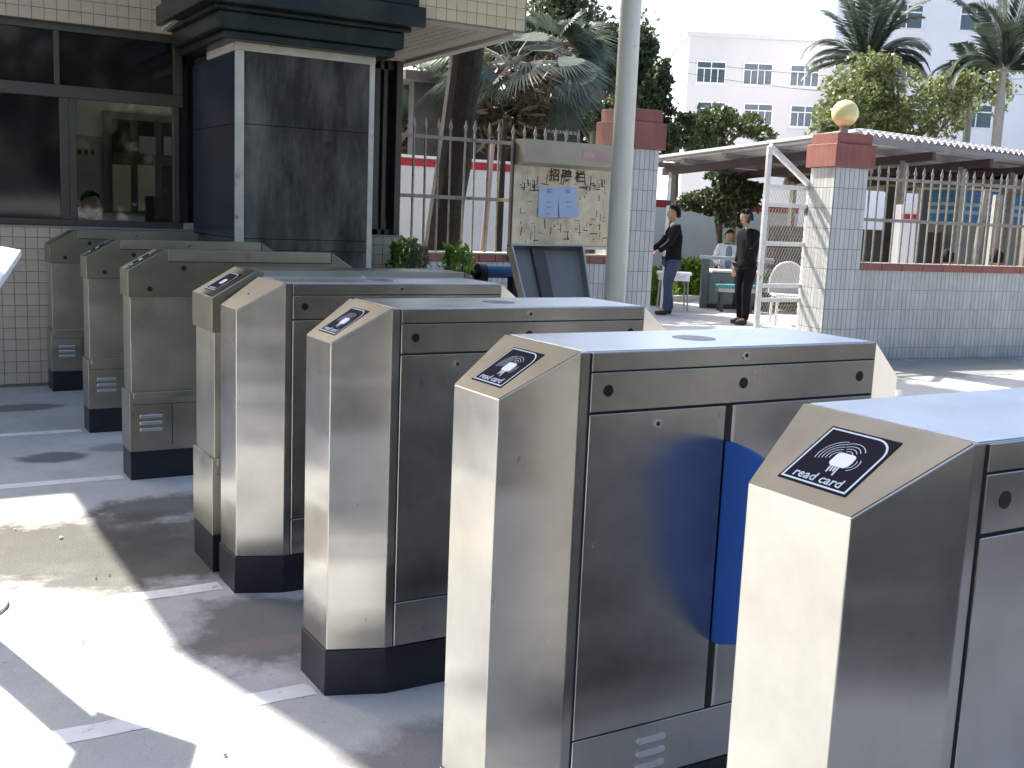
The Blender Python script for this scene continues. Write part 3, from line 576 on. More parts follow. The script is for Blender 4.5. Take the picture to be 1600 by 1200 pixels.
# pillars
def pillar(x0,x1,y0,y1,zc0,zc1,rows,zoff,label,ang=0.,loc=None):
    p=empty('gate_pillar',loc or (x0,y0,0),ang,label,'pillar','tiled gate pillars with red caps')
    W,D=x1-x0,y1-y0
    MB().box((.0,.0,0),(W,D,zc0)).build('core',GROUTG,p)
    nx=max(1,int(round(W/tw))); sx=W/nx; ny=max(1,int(round(D/tw))); sy=D/ny
    mx=tilemesh(sx-.006,th-.006,.007,.001); mx.materials.append(TILEL)
    for j in range(rows):
        z=zoff+j*th
        if z+th/2>zc0+.02: break
        for i in range(nx): put_tile(mx,(i+.5)*sx,0,z,p)
        for i in range(ny): put_tile(mx,0,D-(i+.5)*sy,z,p,rz=-math.pi/2)
    e=.05
    MB().box((-e,-e,zc0),(W+e,D+e,zc0+(zc1-zc0)*.68)).box((-e+.035,-e+.035,zc0+(zc1-zc0)*.68),(W+e-.035,D+e-.035,zc1)).build('cap',REDT,p,bevel=.006)
    tl=MB()
    for i in range(1,6):
        x=-e+(W+2*e)*i/6; tl.box((x-.0015,-e-.0006,zc0+.002),(x+.0015,-e,zc0+(zc1-zc0)*.66)); y=-e+(D+2*e)*i/6; tl.box((-e-.0006,y-.0015,zc0+.002),(-e,y+.0015,zc0+(zc1-zc0)*.66))
    tl.build('cap_joint',mat('pale joint',(.40,.2,.17),.8),p)
    return p
pl=pillar(5.95,6.41,YB-.08,YB+.37,2.24,2.66,10,.13,'left gate pillar with a red cap standing behind the pale pole')
# noticeboard
nb=empty('notice_board',(0,YB-.10,0),0,'recruitment notice board with two blue white papers under a plain hood','notice board')
a=aty(804,256,YB-.10); b=aty(955,386,YB-.10); BD=mat('tarnished board steel',(.55,.50,.40),.38,.7,var=.18,scale=6,bump=.05,bscale=15,col2=(.38,.30,.19),c2scale=4,c2lo=.5,c2hi=.7)
bx0,bx1,bz0,bz1=a.x,b.x+.05,b.z,a.z
MB().box((bx0,0,bz0),(bx1,.05,bz1)).build('panel',BD,nb,bevel=.003)
h0=aty(815,216,YB-.25); HDM=mat('hood grey beige',(.36,.33,.27),.5,.3,var=.08)
hz=h0.z
q=MB(); q.add([(bx0+.0,-.02,bz1-.01),(bx1,-.02,bz1-.01),(bx1,.06,bz1-.01),(bx0,.06,bz1-.01),(bx0+.02,-.16,bz1+.02),(bx1,-.16,bz1+.02),(bx1,-.16,hz),(bx0+.02,-.16,hz),(bx0,.06,hz),(bx1,.06,hz)],
 [(0,1,5,4),(4,5,6,7),(7,6,9,8),(0,4,7,8,3),(1,2,9,6,5),(3,8,9,2),(0,3,2,1)]); q.build('hood',HDM,nb)
a=aty(911,235,YB-.27); b=aty(953,255,YB-.27)
pk=MB().box((a.x,-.1625,b.z),(b.x,-.160,a.z)).build('pink_plate',mat('faded pink plate',(.42,.26,.27),.6,var=.1),nb)
q=MB()
for k in range(9):
    x=a.x+.025+k*.014; q.box((x,-.1645,b.z+.05),(x+.006,-.1625,b.z+.05+random.uniform(.03,.07)))
    q.box((x,-.1645,b.z+.035),(x+.011,-.1625,b.z+.040))
q.build('worn_lettering',mat('worn pale print',(.62,.50,.52),.6),pk)
for ch,px in (('招',865),('聘',884),('栏',905)):
    me=textmesh(ch,.135,.001,.0035); p=aty(px+1,281+ (px-865)*.06,YB-.10)
    for v in me.vertices: v.co=Vector((p.x+v.co.x,-.0015+v.co.z*-1,p.z+v.co.y))
    link('character',me,mat('dark lettering',(.05,.035,.025),.7),nb)
PAP=mat('blue white paper',(.42,.53,.74),.7,var=.04)
for i,(x0,y0,x1,y1,rot) in enumerate(((842,292,870,340,.01),(873,292,900,340,-.07))):
    a=aty(x0,y0,YB-.1); b=aty(x1,y1,YB-.1); w_,h_=b.x-a.x,a.z-b.z
    MM=Matrix.Translation(((a.x+b.x)/2,-.004,(a.z+b.z)/2))@Matrix.Rotation(rot,4,'Y')
    nn_=8; vs=[];
    for j in range(nn_+1):
        t=j/nn_; z=-h_/2+h_*t; yy=-.012*(1-t)**2*(1+i)
        vs+=[MM@Vector((-w_/2,yy,z)),MM@Vector((w_/2,yy*1.6,z)),MM@Vector((-w_/2,yy+.0012,z)),MM@Vector((w_/2,yy*1.6+.0012,z))]
    fs=[]
    for j in range(nn_): k=4*j; fs+=[(k,k+1,k+5,k+4),(k+2,k+6,k+7,k+3)]
    pp=MB().add(vs,fs).build('paper',PAP,nb)
    q=MB()
    for z in (.13,.0,-.05,-.12): q.box((-.03,-.0165,z),(.03+.01*i,-.0155,z+.005),MM)
    q.box((-.02,-.0165,.10),(.02,-.0155,.115),MM); q.build('printed_line',mat('faint blue print',(.16,.22,.4),.7),pp)
q=MB(); GL=mat('old glue stain',(.06,.04,.025),.8,var=.3)
for k in range(190):
    px=random.uniform(812,945); py=random.choice([random.uniform(286,300),random.uniform(290,382)])
    if 838<px<902 and 288<py<342: continue
    p=aty(px,py,YB-.1)
    if random.random()<.5: w_,h_=random.uniform(.01,.10),random.choice([.004,.006,.010])
    else: w_,h_=random.choice([.004,.007,.010]),random.uniform(.015,.12)
    if p.x+w_>bx1 : continue
    MM=Matrix.Translation((p.x,0,p.z))@Matrix.Rotation(random.uniform(-.12,.12),4,'Y'); q.box((0,-.0012,0),(w_,0.0003,h_),MM)
tag(q.build('glue_marks',GL,nb),kind='stuff')
MB().box((bx0-.02,-.03,bz0-.03),(bx1,.05,bz0-.002)).build('bottom_ledge',mat('cream ledge',(.66,.62,.52),.6),nb)
for x in (bx0-.02,): MB().box((x,.0,1.0),(x+.018,.05,hz)).build('side_frame',mat('dark brown frame',(.06,.04,.03),.5),nb)
# pole: pale painted steel post
po=empty('pole',(0,0,0),0,'thick pale grey pole rising out of the picture in front of the left gate pillar','pole')
pb=aty(960,470,6.9); pt=aty(980,2,6.9)
MB().tube([(pb.x,pb.y,0),(pb.x,pb.y,9)],[.108,.100],40).build('shaft',GREYPAINT,po,smooth=True)
MB().tube([(pb.x,pb.y,0),(pb.x,pb.y,.02)],.17,24).build('flange',GREYPAINT,po)
for p in po.children: pass
# ================================================================ RIGHT PILLAR, WALL, FENCE, LAMP
AR=math.atan2(5.95-6.42,11.6-8.33)
rl=Vector((7.97,6.50,0))
pr=pillar(0,.44,0,.42,2.13,2.50,10,.021,'right gate pillar with a red cap and a yellow globe lamp on top',ang=AR,loc=rl)
MR=Matrix.Translation(rl)@Matrix.Rotation(AR,4,'Z')
rw=empty('boundary_wall',(rl.x,rl.y,0),AR,'long wall of pale narrow tiles with red coping right of the gateway','wall')
WL=8.0
MB().box((.44,.03,0),(WL,.25,1.02)).build('wall_core',GROUTG,rw)
q=MB()
for i in range(int((WL-.44)/.061)):
    for j in range(5):
        x=.44+(i+.5)*.061; z=1.02-(j+.5)*th
        if z<-.05: continue
        yy=.03+random.uniform(-.0008,.0008); q.box((x-.0275,yy-.007,max(.004,z-th/2+.0025)),(x+.0275,.03,z+th/2-.0025))
tag(q.build('wall_tiles',TILEL,rw),kind='stuff')
for i in range(int((WL-.44)/.30)):
    MBo=None
cpm2=MB().box((-.148,0,-.035),(.148,.30,.035)).mesh('coping_tile',bevel=.004,seg=1); cpm2.materials.append(REDT)
for i in range(int((WL-.44)/.30)):
    o=bpy.data.objects.new('coping_tile',cpm2); COL.objects.link(o); o.parent=rw; o.location=(.44+.15+i*.30,-.01,1.055)
MB().box((.445,0,1.09),(WL,.27,1.10)).build('coping_cap',mat('weathered cap',(.22,.18,.15),.7,var=.2),rw)
a=MR@Vector((.47,.13,0)); b=MR@Vector((WL,.13,0))
fr2=spear_fence('spear_fence',tuple(a),tuple(b),1.10,1.58,2.04,2.20,.128,'long spear topped fence on the wall right of the gateway',phase=.9)
lp=empty('globe_lamp',tuple(MR@Vector((.22,.20,2.52))),0,'yellowed globe lamp on top of the right gate pillar','lamp')
MB().tube([(0,0,0),(0,0,.05),(0,0,.07)],[.05,.045,.06],16).build('lamp_base',mat('lamp base',(.3,.28,.25),.5,.4),lp)
bm=bmesh.new(); bmesh.ops.create_uvsphere(bm,u_segments=32,v_segments=20,radius=.146); me=bpy.data.meshes.new('globe'); bm.to_mesh(me); bm.free(); me.shade_smooth()
gl=mat('yellowed globe',(.80,.70,.34),.28,var=.04); gl.node_tree.nodes['Principled BSDF'].inputs['Subsurface Weight'].default_value=.35; gl.node_tree.nodes['Principled BSDF'].inputs['Subsurface Radius'].default_value=(.1,.08,.03)
o=link('globe',me,gl,lp); o.location=(0,0,.205)
# ---- open gate leaf
WG=mat('off white gate paint',(.80,.79,.76),.4,.1,var=.12,scale=10,col2=(.30,.22,.15),c2scale=18,c2lo=.62,c2hi=.7)
hinge=MR@Vector((.03,.46,0)); 
def leaf(label,H,ang,L,zb,hz_,fz,hw):
    g=empty('gate_leaf',tuple(H),ang,label,'gate')
    for x,top in ((0,hz_),(L,fz)): MB().box((x-.028,-.022,zb),(x+.028,.022,top)).build('stile',WG,g,bevel=.004)
    MB().bar((0,0,hz_),(L,0,fz),.05,.06).build('top_rail',WG,g,bevel=.004)
    for z in hw: MB().box((.028,-.018,z-.023),(L-.028,.018,z+.023)).build('rail',WG,g,bevel=.003)
    q=MB(); s=.042; z0,z1=zb+.04,hw[0]
    # expanded metal: two families of slanted strands
    sl=1.9
    for fam in (1,-1):
        k=-int((z1-z0)/(s*sl))-2
        while True:
            xa=k*s
            if xa>L+ (z1-z0): break
            # strand x = xa + fam*(z-z0)/sl (clipped)
            t0=z0;t1=z1
            if fam==1: lo_=z0+(0-xa)*sl; hi_=z0+(L-xa)*sl
            else: lo_=z0+(xa-L)*sl; hi_=z0+xa*sl
            a_=max(t0,lo_); b_=min(t1,hi_)
            if b_>a_+.01: q.bar((xa+fam*(a_-z0)/sl,0,a_),(xa+fam*(b_-z0)/sl,0,b_),.0026,.003,up=(0,1,0))
            k+=1
            if k>400: break
    tag(q.build('expanded_mesh',FENCEM,g),kind='stuff')
    return g
pf=at(1183,508,11.9); 
fx=at(1190,400,12.1); dirv=Vector((fx.x-hinge.x,fx.y-hinge.y)); LA=math.atan2(dirv.y,dirv.x); LL=dirv.length
lf=leaf('open white gate leaf with metal mesh hinged on the right gate pillar',hinge,LA,LL,.12,1.93,2.33,(1.90,1.70,1.27,.80,.64))
MB().box((LL-.20,-.03,1.03),(LL-.02,-.015,1.06)).build('bolt',mat('gate bolt',(.35,.28,.2),.4,.6),lf)
MB().box((-.10,-.03,1.60),(.03,.03,1.70)).box((-.16,-.02,1.63),(-.1,.02,1.66)).build('hinge',DARKM,lf)
# left leaf seen edge-on
hp=at(1039,400,17.6); lp2=empty('gate_post',(hp.x,hp.y,0),0,'thin off white post with hinges behind the pointing man','post')
MB().tube([(0,0,0),(0,0,2.15)],.028,12).build('shaft',WG,lp2); MB().box((-.05,-.05,0),(.05,.05,.03)).build('foot',WG,lp2)
for z in (.8,1.75): MB().tube([(0,0,z-.04),(0,0,z+.04)],.045,12).build('hinge',DARKM,lp2)

# ================================================================ FOLIAGE
def leafmat(name,c1,c2,trans=.25):
    m=bpy.data.materials.new(name); m.use_nodes=True; n=m.node_tree.nodes; l=m.node_tree.links; b=n['Principled BSDF']; o=n['Material Output']
    ge=n.new('ShaderNodeNewGeometry'); r=n.new('ShaderNodeValToRGB'); r.color_ramp.elements[0].color=tuple(c1)+(1,); r.color_ramp.elements[1].color=tuple(c2)+(1,)
    l.new(ge.outputs['Random Per Island'],r.inputs[0]); l.new(r.outputs[0],b.inputs['Base Color']); b.inputs['Roughness'].default_value=.45
    t=n.new('ShaderNodeBsdfTranslucent'); l.new(r.outputs[0],t.inputs[0]); mx=n.new('ShaderNodeMixShader'); mx.inputs[0].default_value=trans
    l.new(b.outputs[0],mx.inputs[1]); l.new(t.outputs[0],mx.inputs[2]); l.new(mx.outputs[0],o.inputs[0]); return m
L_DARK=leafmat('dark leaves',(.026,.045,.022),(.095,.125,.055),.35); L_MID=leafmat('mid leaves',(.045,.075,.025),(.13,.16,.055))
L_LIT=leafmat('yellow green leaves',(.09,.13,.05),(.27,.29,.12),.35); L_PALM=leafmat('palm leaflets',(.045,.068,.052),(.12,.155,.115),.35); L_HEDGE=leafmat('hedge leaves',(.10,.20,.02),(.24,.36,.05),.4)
L_DRY=leafmat('dry palm thatch',(.045,.032,.02),(.15,.115,.075)); L_GRASS=leafmat('grass blades',(.14,.20,.03),(.34,.36,.09),.4)
BARK=mat('bark',(.10,.085,.07),.9,var=.35,scale=8,bump=.6,bscale=18,stretch=(1,1,.4)); BARKD=mat('rough palm bark',(.022,.017,.014),.95,var=.5,scale=10,bump=1.,bscale=14); BARKG=mat('smooth grey palm bark',(.26,.25,.22),.8,var=.15,scale=6)
def quads(name,P,size,mt,parent=None,asp=.55,up=0.,jit=.35):
    """P: (n,3) leaf centres"""
    n=len(P); a=rng.normal(size=(n,3)); a[:,2]*=(1-up); a/=np.linalg.norm(a,axis=1)[:,None]; b=rng.normal(size=(n,3)); b-=a*(a*b).sum(1)[:,None]; b/=np.linalg.norm(b,axis=1)[:,None]
    s=size*(1+jit*rng.uniform(-1,1,(n,1))); a=a*s; b=b*s*asp
    V=np.stack([P-a,P-b*.9+a*.1,P+a,P+b*.9+a*.1],1).reshape(-1,3)
    me=bpy.data.meshes.new(name); me.vertices.add(4*n); me.vertices.foreach_set('co',V.ravel()); me.loops.add(4*n); me.loops.foreach_set('vertex_index',np.arange(4*n,dtype=np.int32))
    me.polygons.add(n); me.polygons.foreach_set('loop_start',np.arange(0,4*n,4,dtype=np.int32)); me.update(calc_edges=True); me.validate()
    return link(name,me,mt,parent)
def lobes(C,R_,n,k=14,shell=.55,jit=.035):
    """uneven crown: clusters around k sub-lobe centres inside an ellipsoid"""
    C=np.array(C);R_=np.array(R_); d=rng.normal(size=(k,3)); d/=np.linalg.norm(d,axis=1)[:,None]; cs=C+d*R_*rng.uniform(.30,.88,(k,1)); rr=rng.uniform(.16,.42,k)
    idx=rng.integers(0,k,n); d=rng.normal(size=(n,3)); d/=np.linalg.norm(d,axis=1)[:,None]; rad=rng.uniform(shell,1.05,(n,1))**.8
    P=cs[idx]+d*R_*rr[idx][:,None]*rad
    # twig clumps
    cl=rng.integers(0,n,n//9); Q=P[cl].repeat(9,0)[:n]; Q=Q+rng.normal(size=Q.shape)*R_.mean()*jit
    return Q
def tree(name,base,top,crown,rad,n,leaf,mt,label,cat='tree',group=None,bark=None,tr=.12,k=14,jit=.035):
    base=Vector(base); t=empty(name,tuple(base),0,label,cat,group); cr=Vector(crown)-base; tp=Vector(top)-base
    q=MB(); q.tube([(0,0,0),tp*.5+Vector((.05,.02,0)),tp],[tr,tr*.8,tr*.55],10)
    for i in range(7):
        d=Vector(rng.normal(size=3)); d.z=abs(d.z)*.6; d.normalize(); e=cr+Vector((d.x*rad[0],d.y*rad[1],d.z*rad[2]))*.75; st=tp*random.uniform(.6,1.); q.tube([st,st.lerp(e,.5)+Vector((0,0,.12)),e],[tr*.45,tr*.28,tr*.1],6)
    q.build('trunk',bark or BARK,t)
    P=lobes(tuple(cr),rad,n,k,.55,jit)
    quads('crown',P,leaf,mt,t); return t
def px_r(d): return d/FPX   # metres per photo pixel at depth d
def blob_tree(name,px,py,rx,ry,d,n,leafpx,mt,label,group=None,bx=None,k=14,tr=.12,bark=None,jit=.035):
    c=at(px,py,d); s=px_r(d); b=Vector((c.x,c.y,0)) if bx is None else at(bx,py,d)
    return tree(name,(b.x,b.y,0),(c.x,c.y,max(.8,c.z-ry*s*.5)),tuple(c),(rx*s,rx*s,ry*s),n,leafpx*s,mt,label,'tree',group,bark,tr,k,jit)
G1='trees behind the compound wall'
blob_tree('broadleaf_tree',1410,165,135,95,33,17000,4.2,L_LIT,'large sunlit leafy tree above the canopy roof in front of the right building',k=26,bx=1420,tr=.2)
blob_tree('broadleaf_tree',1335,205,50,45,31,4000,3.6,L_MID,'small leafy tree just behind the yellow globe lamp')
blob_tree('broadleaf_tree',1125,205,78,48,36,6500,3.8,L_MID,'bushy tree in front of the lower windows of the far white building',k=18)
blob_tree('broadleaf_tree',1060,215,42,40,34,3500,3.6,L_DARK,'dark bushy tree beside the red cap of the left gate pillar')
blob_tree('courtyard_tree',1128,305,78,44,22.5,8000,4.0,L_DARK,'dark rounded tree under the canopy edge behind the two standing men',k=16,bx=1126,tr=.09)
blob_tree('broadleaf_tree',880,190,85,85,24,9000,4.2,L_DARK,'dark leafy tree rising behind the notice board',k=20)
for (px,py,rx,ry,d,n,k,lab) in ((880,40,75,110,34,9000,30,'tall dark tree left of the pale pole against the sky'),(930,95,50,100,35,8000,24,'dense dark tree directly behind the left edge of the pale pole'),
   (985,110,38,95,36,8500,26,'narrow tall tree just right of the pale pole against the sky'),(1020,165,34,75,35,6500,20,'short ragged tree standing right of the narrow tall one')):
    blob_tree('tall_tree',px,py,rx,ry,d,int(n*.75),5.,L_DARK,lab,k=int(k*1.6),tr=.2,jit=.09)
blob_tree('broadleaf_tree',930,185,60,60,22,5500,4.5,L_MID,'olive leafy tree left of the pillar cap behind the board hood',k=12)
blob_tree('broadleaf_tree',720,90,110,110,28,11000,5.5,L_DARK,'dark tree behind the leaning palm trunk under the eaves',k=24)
# fan palms
def fan(q,c,dirv,rad,nseg=30,spread=2.9):
    dirv=Vector(dirv).normalized(); side=dirv.cross(Vector((0,0,1))); 
    if side.length<.1: side=Vector((1,0,0))
    side.normalize(); side=(side*math.cos(.5)+side.cross(dirv)*random.uniform(-1,1)).normalized(); nor=side.cross(dirv).normalized()
    for i in range(nseg):
        a=-spread/2+spread*i/(nseg-1); d=dirv*math.cos(a)+side*math.sin(a); L=rad*(.8+.2*math.cos(a))*random.uniform(.9,1.05); wv=d.cross(nor).normalized()*rad*.034
        m_=c+d*L*.55; e=c+d*L+Vector((0,0,-.22*L))
        q.add([c,m_-wv,e,m_+wv],[(0,1,2,3)])
def fan_palm(name,base,top,n,rad,label,trunk_r,bark,skirt=True,petiole=.8,group=None,down=.3,skl=1.2):
    base=Vector(base); t=empty(name,tuple(base),0,label,'palm tree',group); tp=Vector(top)-base
    q=MB(); m_=10; pts=[tp*(i/m_)+Vector((random.uniform(-.02,.02),0,0)) for i in range(m_+1)]; q.tube(pts,[trunk_r*(1.15-.15*i/m_)*random.uniform(.94,1.06) for i in range(m_+1)],14); q.build('trunk',bark,t)
    q=MB(); q2=MB()
    for i in range(n):
        az=random.uniform(0,2*math.pi); el=random.uniform(-down,1.15); d=Vector((math.cos(az)*math.cos(el),math.sin(az)*math.cos(el),math.sin(el))); c=tp+d*petiole*random.uniform(.8,1.15)+Vector((0,0,-.1))
        q2.tube([tp,tp.lerp(c,.5)+Vector((0,0,.08)),c],[.018,.014,.01],5); fan(q,c,d+Vector((0,0,-.35)),rad)
    q.build('crown',L_PALM,t); q2.build('petioles',BARKG,t)
    if skirt:
        n_=1100; a=rng.uniform(0,2*math.pi,n_); z=rng.uniform(-skl,.15,n_); r_=trunk_r+rng.uniform(.05,.75,n_)*(1-.35*np.abs(z)/skl)
        P=np.stack([tp.x+np.cos(a)*r_,tp.y+np.sin(a)*r_,tp.z+z],1); quads('dead_fronds',P,.16,L_DRY,t,asp=.22)
    return t
b=aty(680,392,9.8); tpp=aty(760,-190,9.8)
fan_palm('fan_palm',(b.x-.0,b.y,0),tuple(tpp),14,.9,'fan palm with a thick black leaning trunk behind the fence beside the booth',.20,BARKD,skirt=False)
c1=at(655,205,19.5); fan_palm('fan_palm',(c1.x,c1.y,0),(c1.x,c1.y,c1.z),16,.95,'low fan palm whose blue green leaf hangs left of the black trunk',.13,BARK,petiole=.55,down=.9,skl=.8)
c1=at(800,112,18); fan_palm('fan_palm',(c1.x+.1,c1.y,0),tuple(c1),26,.80,'fan palm with a brown thatched skirt just right of the black trunk',.13,BARKD,petiole=.9,down=.5,skl=1.3)
c1=at(868,80,27); fan_palm('fan_palm',(c1.x,c1.y,0),tuple(c1),34,.95,'tall fan palm with a full green crown below the corner of the eaves',.14,BARK,petiole=.75,down=.6,skl=1.4)
# feather palms
def feather(q,qr,p0,d0,L,curve,leaf=.55,n=46,bend=(0,0,-1)):
    pts=[];p=Vector(p0);d=Vector(d0).normalized(); st=L/n
    for i in range(n+1):
        pts.append(p.copy()); d=(d+Vector(bend)*curve*(i/n)).normalized(); p=p+d*st
    qr.tube(pts,[.03*(1-.85*i/n) for i in range(n+1)],5,caps=False)
    for i in range(3,n+1):
        t=i/n; dd=(pts[i]-pts[i-1]).normalized(); side=dd.cross(Vector((0,0,1)));
        if side.length<.05: side=Vector((1,0,0))
        side.normalize(); ll=leaf*math.sin(math.pi*min(1,t*.85+.12))**.6
        for sg in (-1,1):
            for kk in (0,.5):
                o=pts[i].lerp(pts[i-1],kk); e=o+(side*sg*.75+dd*.6+Vector((0,0,-.25+random.uniform(-.1,.1)))).normalized()*ll*random.uniform(.85,1.1); wv=dd*.036; m_=o.lerp(e,.45)
                q.add([o,m_-wv,e,m_+wv],[(0,1,2,3)])
def feather_palm(name,base,top,fr_,label,tr,leaf=.6):
    base=Vector(base); t=empty(name,tuple(base),0,label,'palm tree'); tp=Vector(top)-base
    MB().tube([(0,0,0),tp*.5,tp*.8,tp],[tr*1.1,tr,tr*1.05,tr*.6],14).build('trunk',BARKG,t)
    q=MB();qr=MB()
    fr_=[(a,b,L*1.15,c) for a,b,L,c in fr_]+[(a+random.uniform(-.3,.3),b*random.uniform(.7,1.1),L*random.uniform(.8,1.15),c*random.uniform(.8,1.5)) for a,b,L,c in fr_]
    for (dx,dz,L,cv) in fr_:
        d=RT*dx+Vector((0,0,1))*dz+FW*random.uniform(-.35,.35); feather(q,qr,tp,d,L,cv,leaf)
    q.build('crown',L_PALM,t); qr.build('frond_stems',BARKG,t); return t
c1=at(1352,98,38); s=px_r(38)
feather_palm('feather_palm',(c1.x,c1.y,0),tuple(c1),[(-.9,.75,110*s,.10),(-.35,1.,120*s,.03),(.05,1.,150*s,.02),(.25,1.,150*s,.02),(.5,.9,120*s,.05),(.9,.5,100*s,.10),(1.,.25,95*s,.07),(-.9,.2,95*s,.05),(.8,.8,110*s,.08),(-.1,1,120*s,.04),(.9,.1,80*s,.1)],'feather palm with raised wind blown fronds before the corner of the right building',.16,.75)
c1=at(1520,118,36); s=px_r(36)
feather_palm('feather_palm',(c1.x,c1.y,0),tuple(c1),[(-.7,.6,70*s,.12),(-.9,.1,60*s,.12),(-.3,1.,60*s,.1),(.8,.3,70*s,.12),(.5,-.2,60*s,.06),(-.6,-.2,60*s,.06),(.3,.8,70*s,.1)],'smaller feather palm half hidden behind the large leafy tree',.12,.6)
c1=at(1568,112,30); s=px_r(30); b=at(1556,240,30)
feather_palm('feather_palm',(b.x,b.y,0),tuple(c1),[(-.35,1.,150*s,.06),(.1,1.,150*s,.03),(.4,1.,150*s,.05),(.8,.8,130*s,.08),(-.2,1.,110*s,.1),(1,.35,120*s,.1),(-.55,.7,90*s,.15),(.9,1,150*s,.07)],'grey trunked feather palm at the right edge with arching fronds',.13,.85)
# ================================================================ FAR BUILDINGS
PSI=YAW; FH=Vector((math.sin(PSI),math.cos(PSI),0)); RH=Vector((math.cos(PSI),-math.sin(PSI),0))
BW=mat('far render wall',(.56,.545,.545),.85,var=.04,scale=.3); BW2=mat('far pale wall',(.66,.67,.72),.85,var=.04,scale=.3); PANE=mat('far window glass',(.07,.10,.12),.12,var=.3,scale=.7,rand=.4); WF=mat('white window frame',(.72,.74,.78),.5)
def building(px,py,d,wpx_right,depth,name,label,mt,wins,ww,wh,mull,skew=0.,lines=()):
    c=at(px,py,d); s=px_r(d); o=Vector((c.x,c.y,0)); H=c.z
    g=empty(name,tuple(o),-PSI,label,'building')      # local +X = RH, +Y = FH
    Wd=wpx_right*s
    # wall as strips around the window openings
    MB().prism([(0,0),(Wd,0),(Wd,depth),(depth*skew,depth)],0,H).build('wall',mt,g)
    MB().prism([(-.25,-.25),(Wd+.25,-.25),(Wd+.25,depth+.25),(depth*skew,depth+.25)],H,H+.35).build('parapet',BW,g); 
    for z in lines: MB().box((-.04,-.05,z-.05),(Wd,-.0,z+.05)).build('ledge',mat('thin grey ledge',(.4,.4,.42),.8),g)
    inv=Matrix.Translation(o)@Matrix.Rotation(-PSI,4,'Z'); inv=inv.inverted()
    for (wx,wy) in wins:
        # intersect the pixel ray with the facade plane
        dr=ray(wx,wy); t=((o-CP).dot(FH))/dr.dot(FH); p=inv@(CP+dr*t)
        f=MB()
        f.box((p.x-ww/2-.09,-.05,p.z-wh/2-.09),(p.x+ww/2+.09,.02,p.z-wh/2)).box((p.x-ww/2-.09,-.05,p.z+wh/2),(p.x+ww/2+.09,.02,p.z+wh/2+.09)).box((p.x-ww/2-.09,-.05,p.z-wh/2),(p.x-ww/2,.02,p.z+wh/2)).box((p.x+ww/2,-.05,p.z-wh/2),(p.x+ww/2+.09,.02,p.z+wh/2))
        w_=f.build('window',WF,g); zt_=p.z+wh/2-wh*.30
        MB().box((p.x-ww/2,-.012,p.z-wh/2),(p.x+ww/2,-.002,p.z+wh/2)).build('pane',PANE,w_)
        q=MB(); q.box((p.x-ww/2,-.05,zt_-.04),(p.x+ww/2,-.013,zt_+.04))
        for m_ in mull:
            for z0,z1 in (((p.z-wh/2,zt_-.04)),)+((((zt_+.04,p.z+wh/2)),) if abs(m_)<.01 else ()): q.box((p.x+m_*ww-.035,-.05,z0),(p.x+m_*ww+.035,-.013,z1))
        q.build('glazing_bar',WF,w_)
        MB().box((p.x-ww/2-.2,-.12,p.z-wh/2-.2),(p.x+ww/2+.2,0,p.z-wh/2-.09)).build('sill',BW2,w_)
    return g,H,s
g,H,s=building(1078,57,87,560,30,'far_building','long white building with rows of four part windows beyond the trees',BW,
  [(x,y+dy) for x,dy in ((1111,0),(1184,3),(1257,6),(1330,9)) for y in (113,176,239)],2.2,1.55,(-.25,0,.25),lines=(0,))
building(1320,-120,70,560,25,'far_building','tall pale blue white building behind the palms at the right edge',BW2,
  [(x,y+(x-1525)*.037) for x in (1417,1525,1633) for y in (30,108,182,260)],48*px_r(70),34*px_r(70),(0,),skew=.36,lines=())
def wire(p,q_,sag,label):
    p=Vector(p);q_=Vector(q_); pts=[p.lerp(q_,i/14)+Vector((0,0,-sag*4*(i/14)*(1-i/14))) for i in range(15)]
    o=MB().tube(pts,.012,5).build('overhead_wire',DARKM); tag(o,label,'cable')
wire(at(1040,92,60),at(1700,118,60),.6,'upper thin black wire crossing in front of the white building')
wire(at(1040,108,58),at(1700,140,58),.8,'lower thin black wire crossing in front of the white building')
# ================================================================ COURTYARD WALLS BEHIND THE FENCE
st=aty(640,246,13.5).z
cw=empty('compound_wall',(0,0,0),0,'white wall with a dark red band seen through the left fence','wall')
MB().box((2.5,13.5,0),(9.2,13.7,st)).build('wall',CONC_WALL,cw); MB().box((2.5,13.488,st-.125),(9.2,13.4995,st-.008)).build('red_band',REDP,cw); MB().box((2.48,13.46,st),(9.22,13.72,st+.04)).build('coping',WHITEP,cw)
a=aty(718,180,14.2); 
ct=empty('veranda_post',(a.x,14.2,0),0,'white square post rising behind the banded wall','post'); MB().box((-.12,-.12,0),(.12,.12,4.2)).build('shaft',WHITEP,ct)
MB().box((-.16,-.16,4.2),(.16,.16,4.3)).build('capital',WHITEP,ct)
a=aty(738,250,14.6); b=aty(800,165,14.6)
hs=empty('low_house',(0,0,0),0,'dark fronted low house behind the banded wall','building'); DKW=mat('dark house front',(.05,.05,.055),.8,var=.3)
MB().box((6.9,15,0),(10.3,15.2,3.6)).build('wall',DKW,hs); MB().box((6.6,14.7,3.6),(10.6,18,3.75)).build('roof',mat('dark roof',(.08,.07,.07),.7),hs)
a=aty(766,213,14.95); MB().box((a.x-.13,14.93,a.z-.16),(a.x+.13,14.96,a.z+.16)).build('white_notice',WHITEP,hs)
for k in (0,1): MB().box((7.9,14.94,2.6+k*.35),(10.2,15,2.66+k*.35)).build('window_bar',MATS['weathered fence paint'],hs)
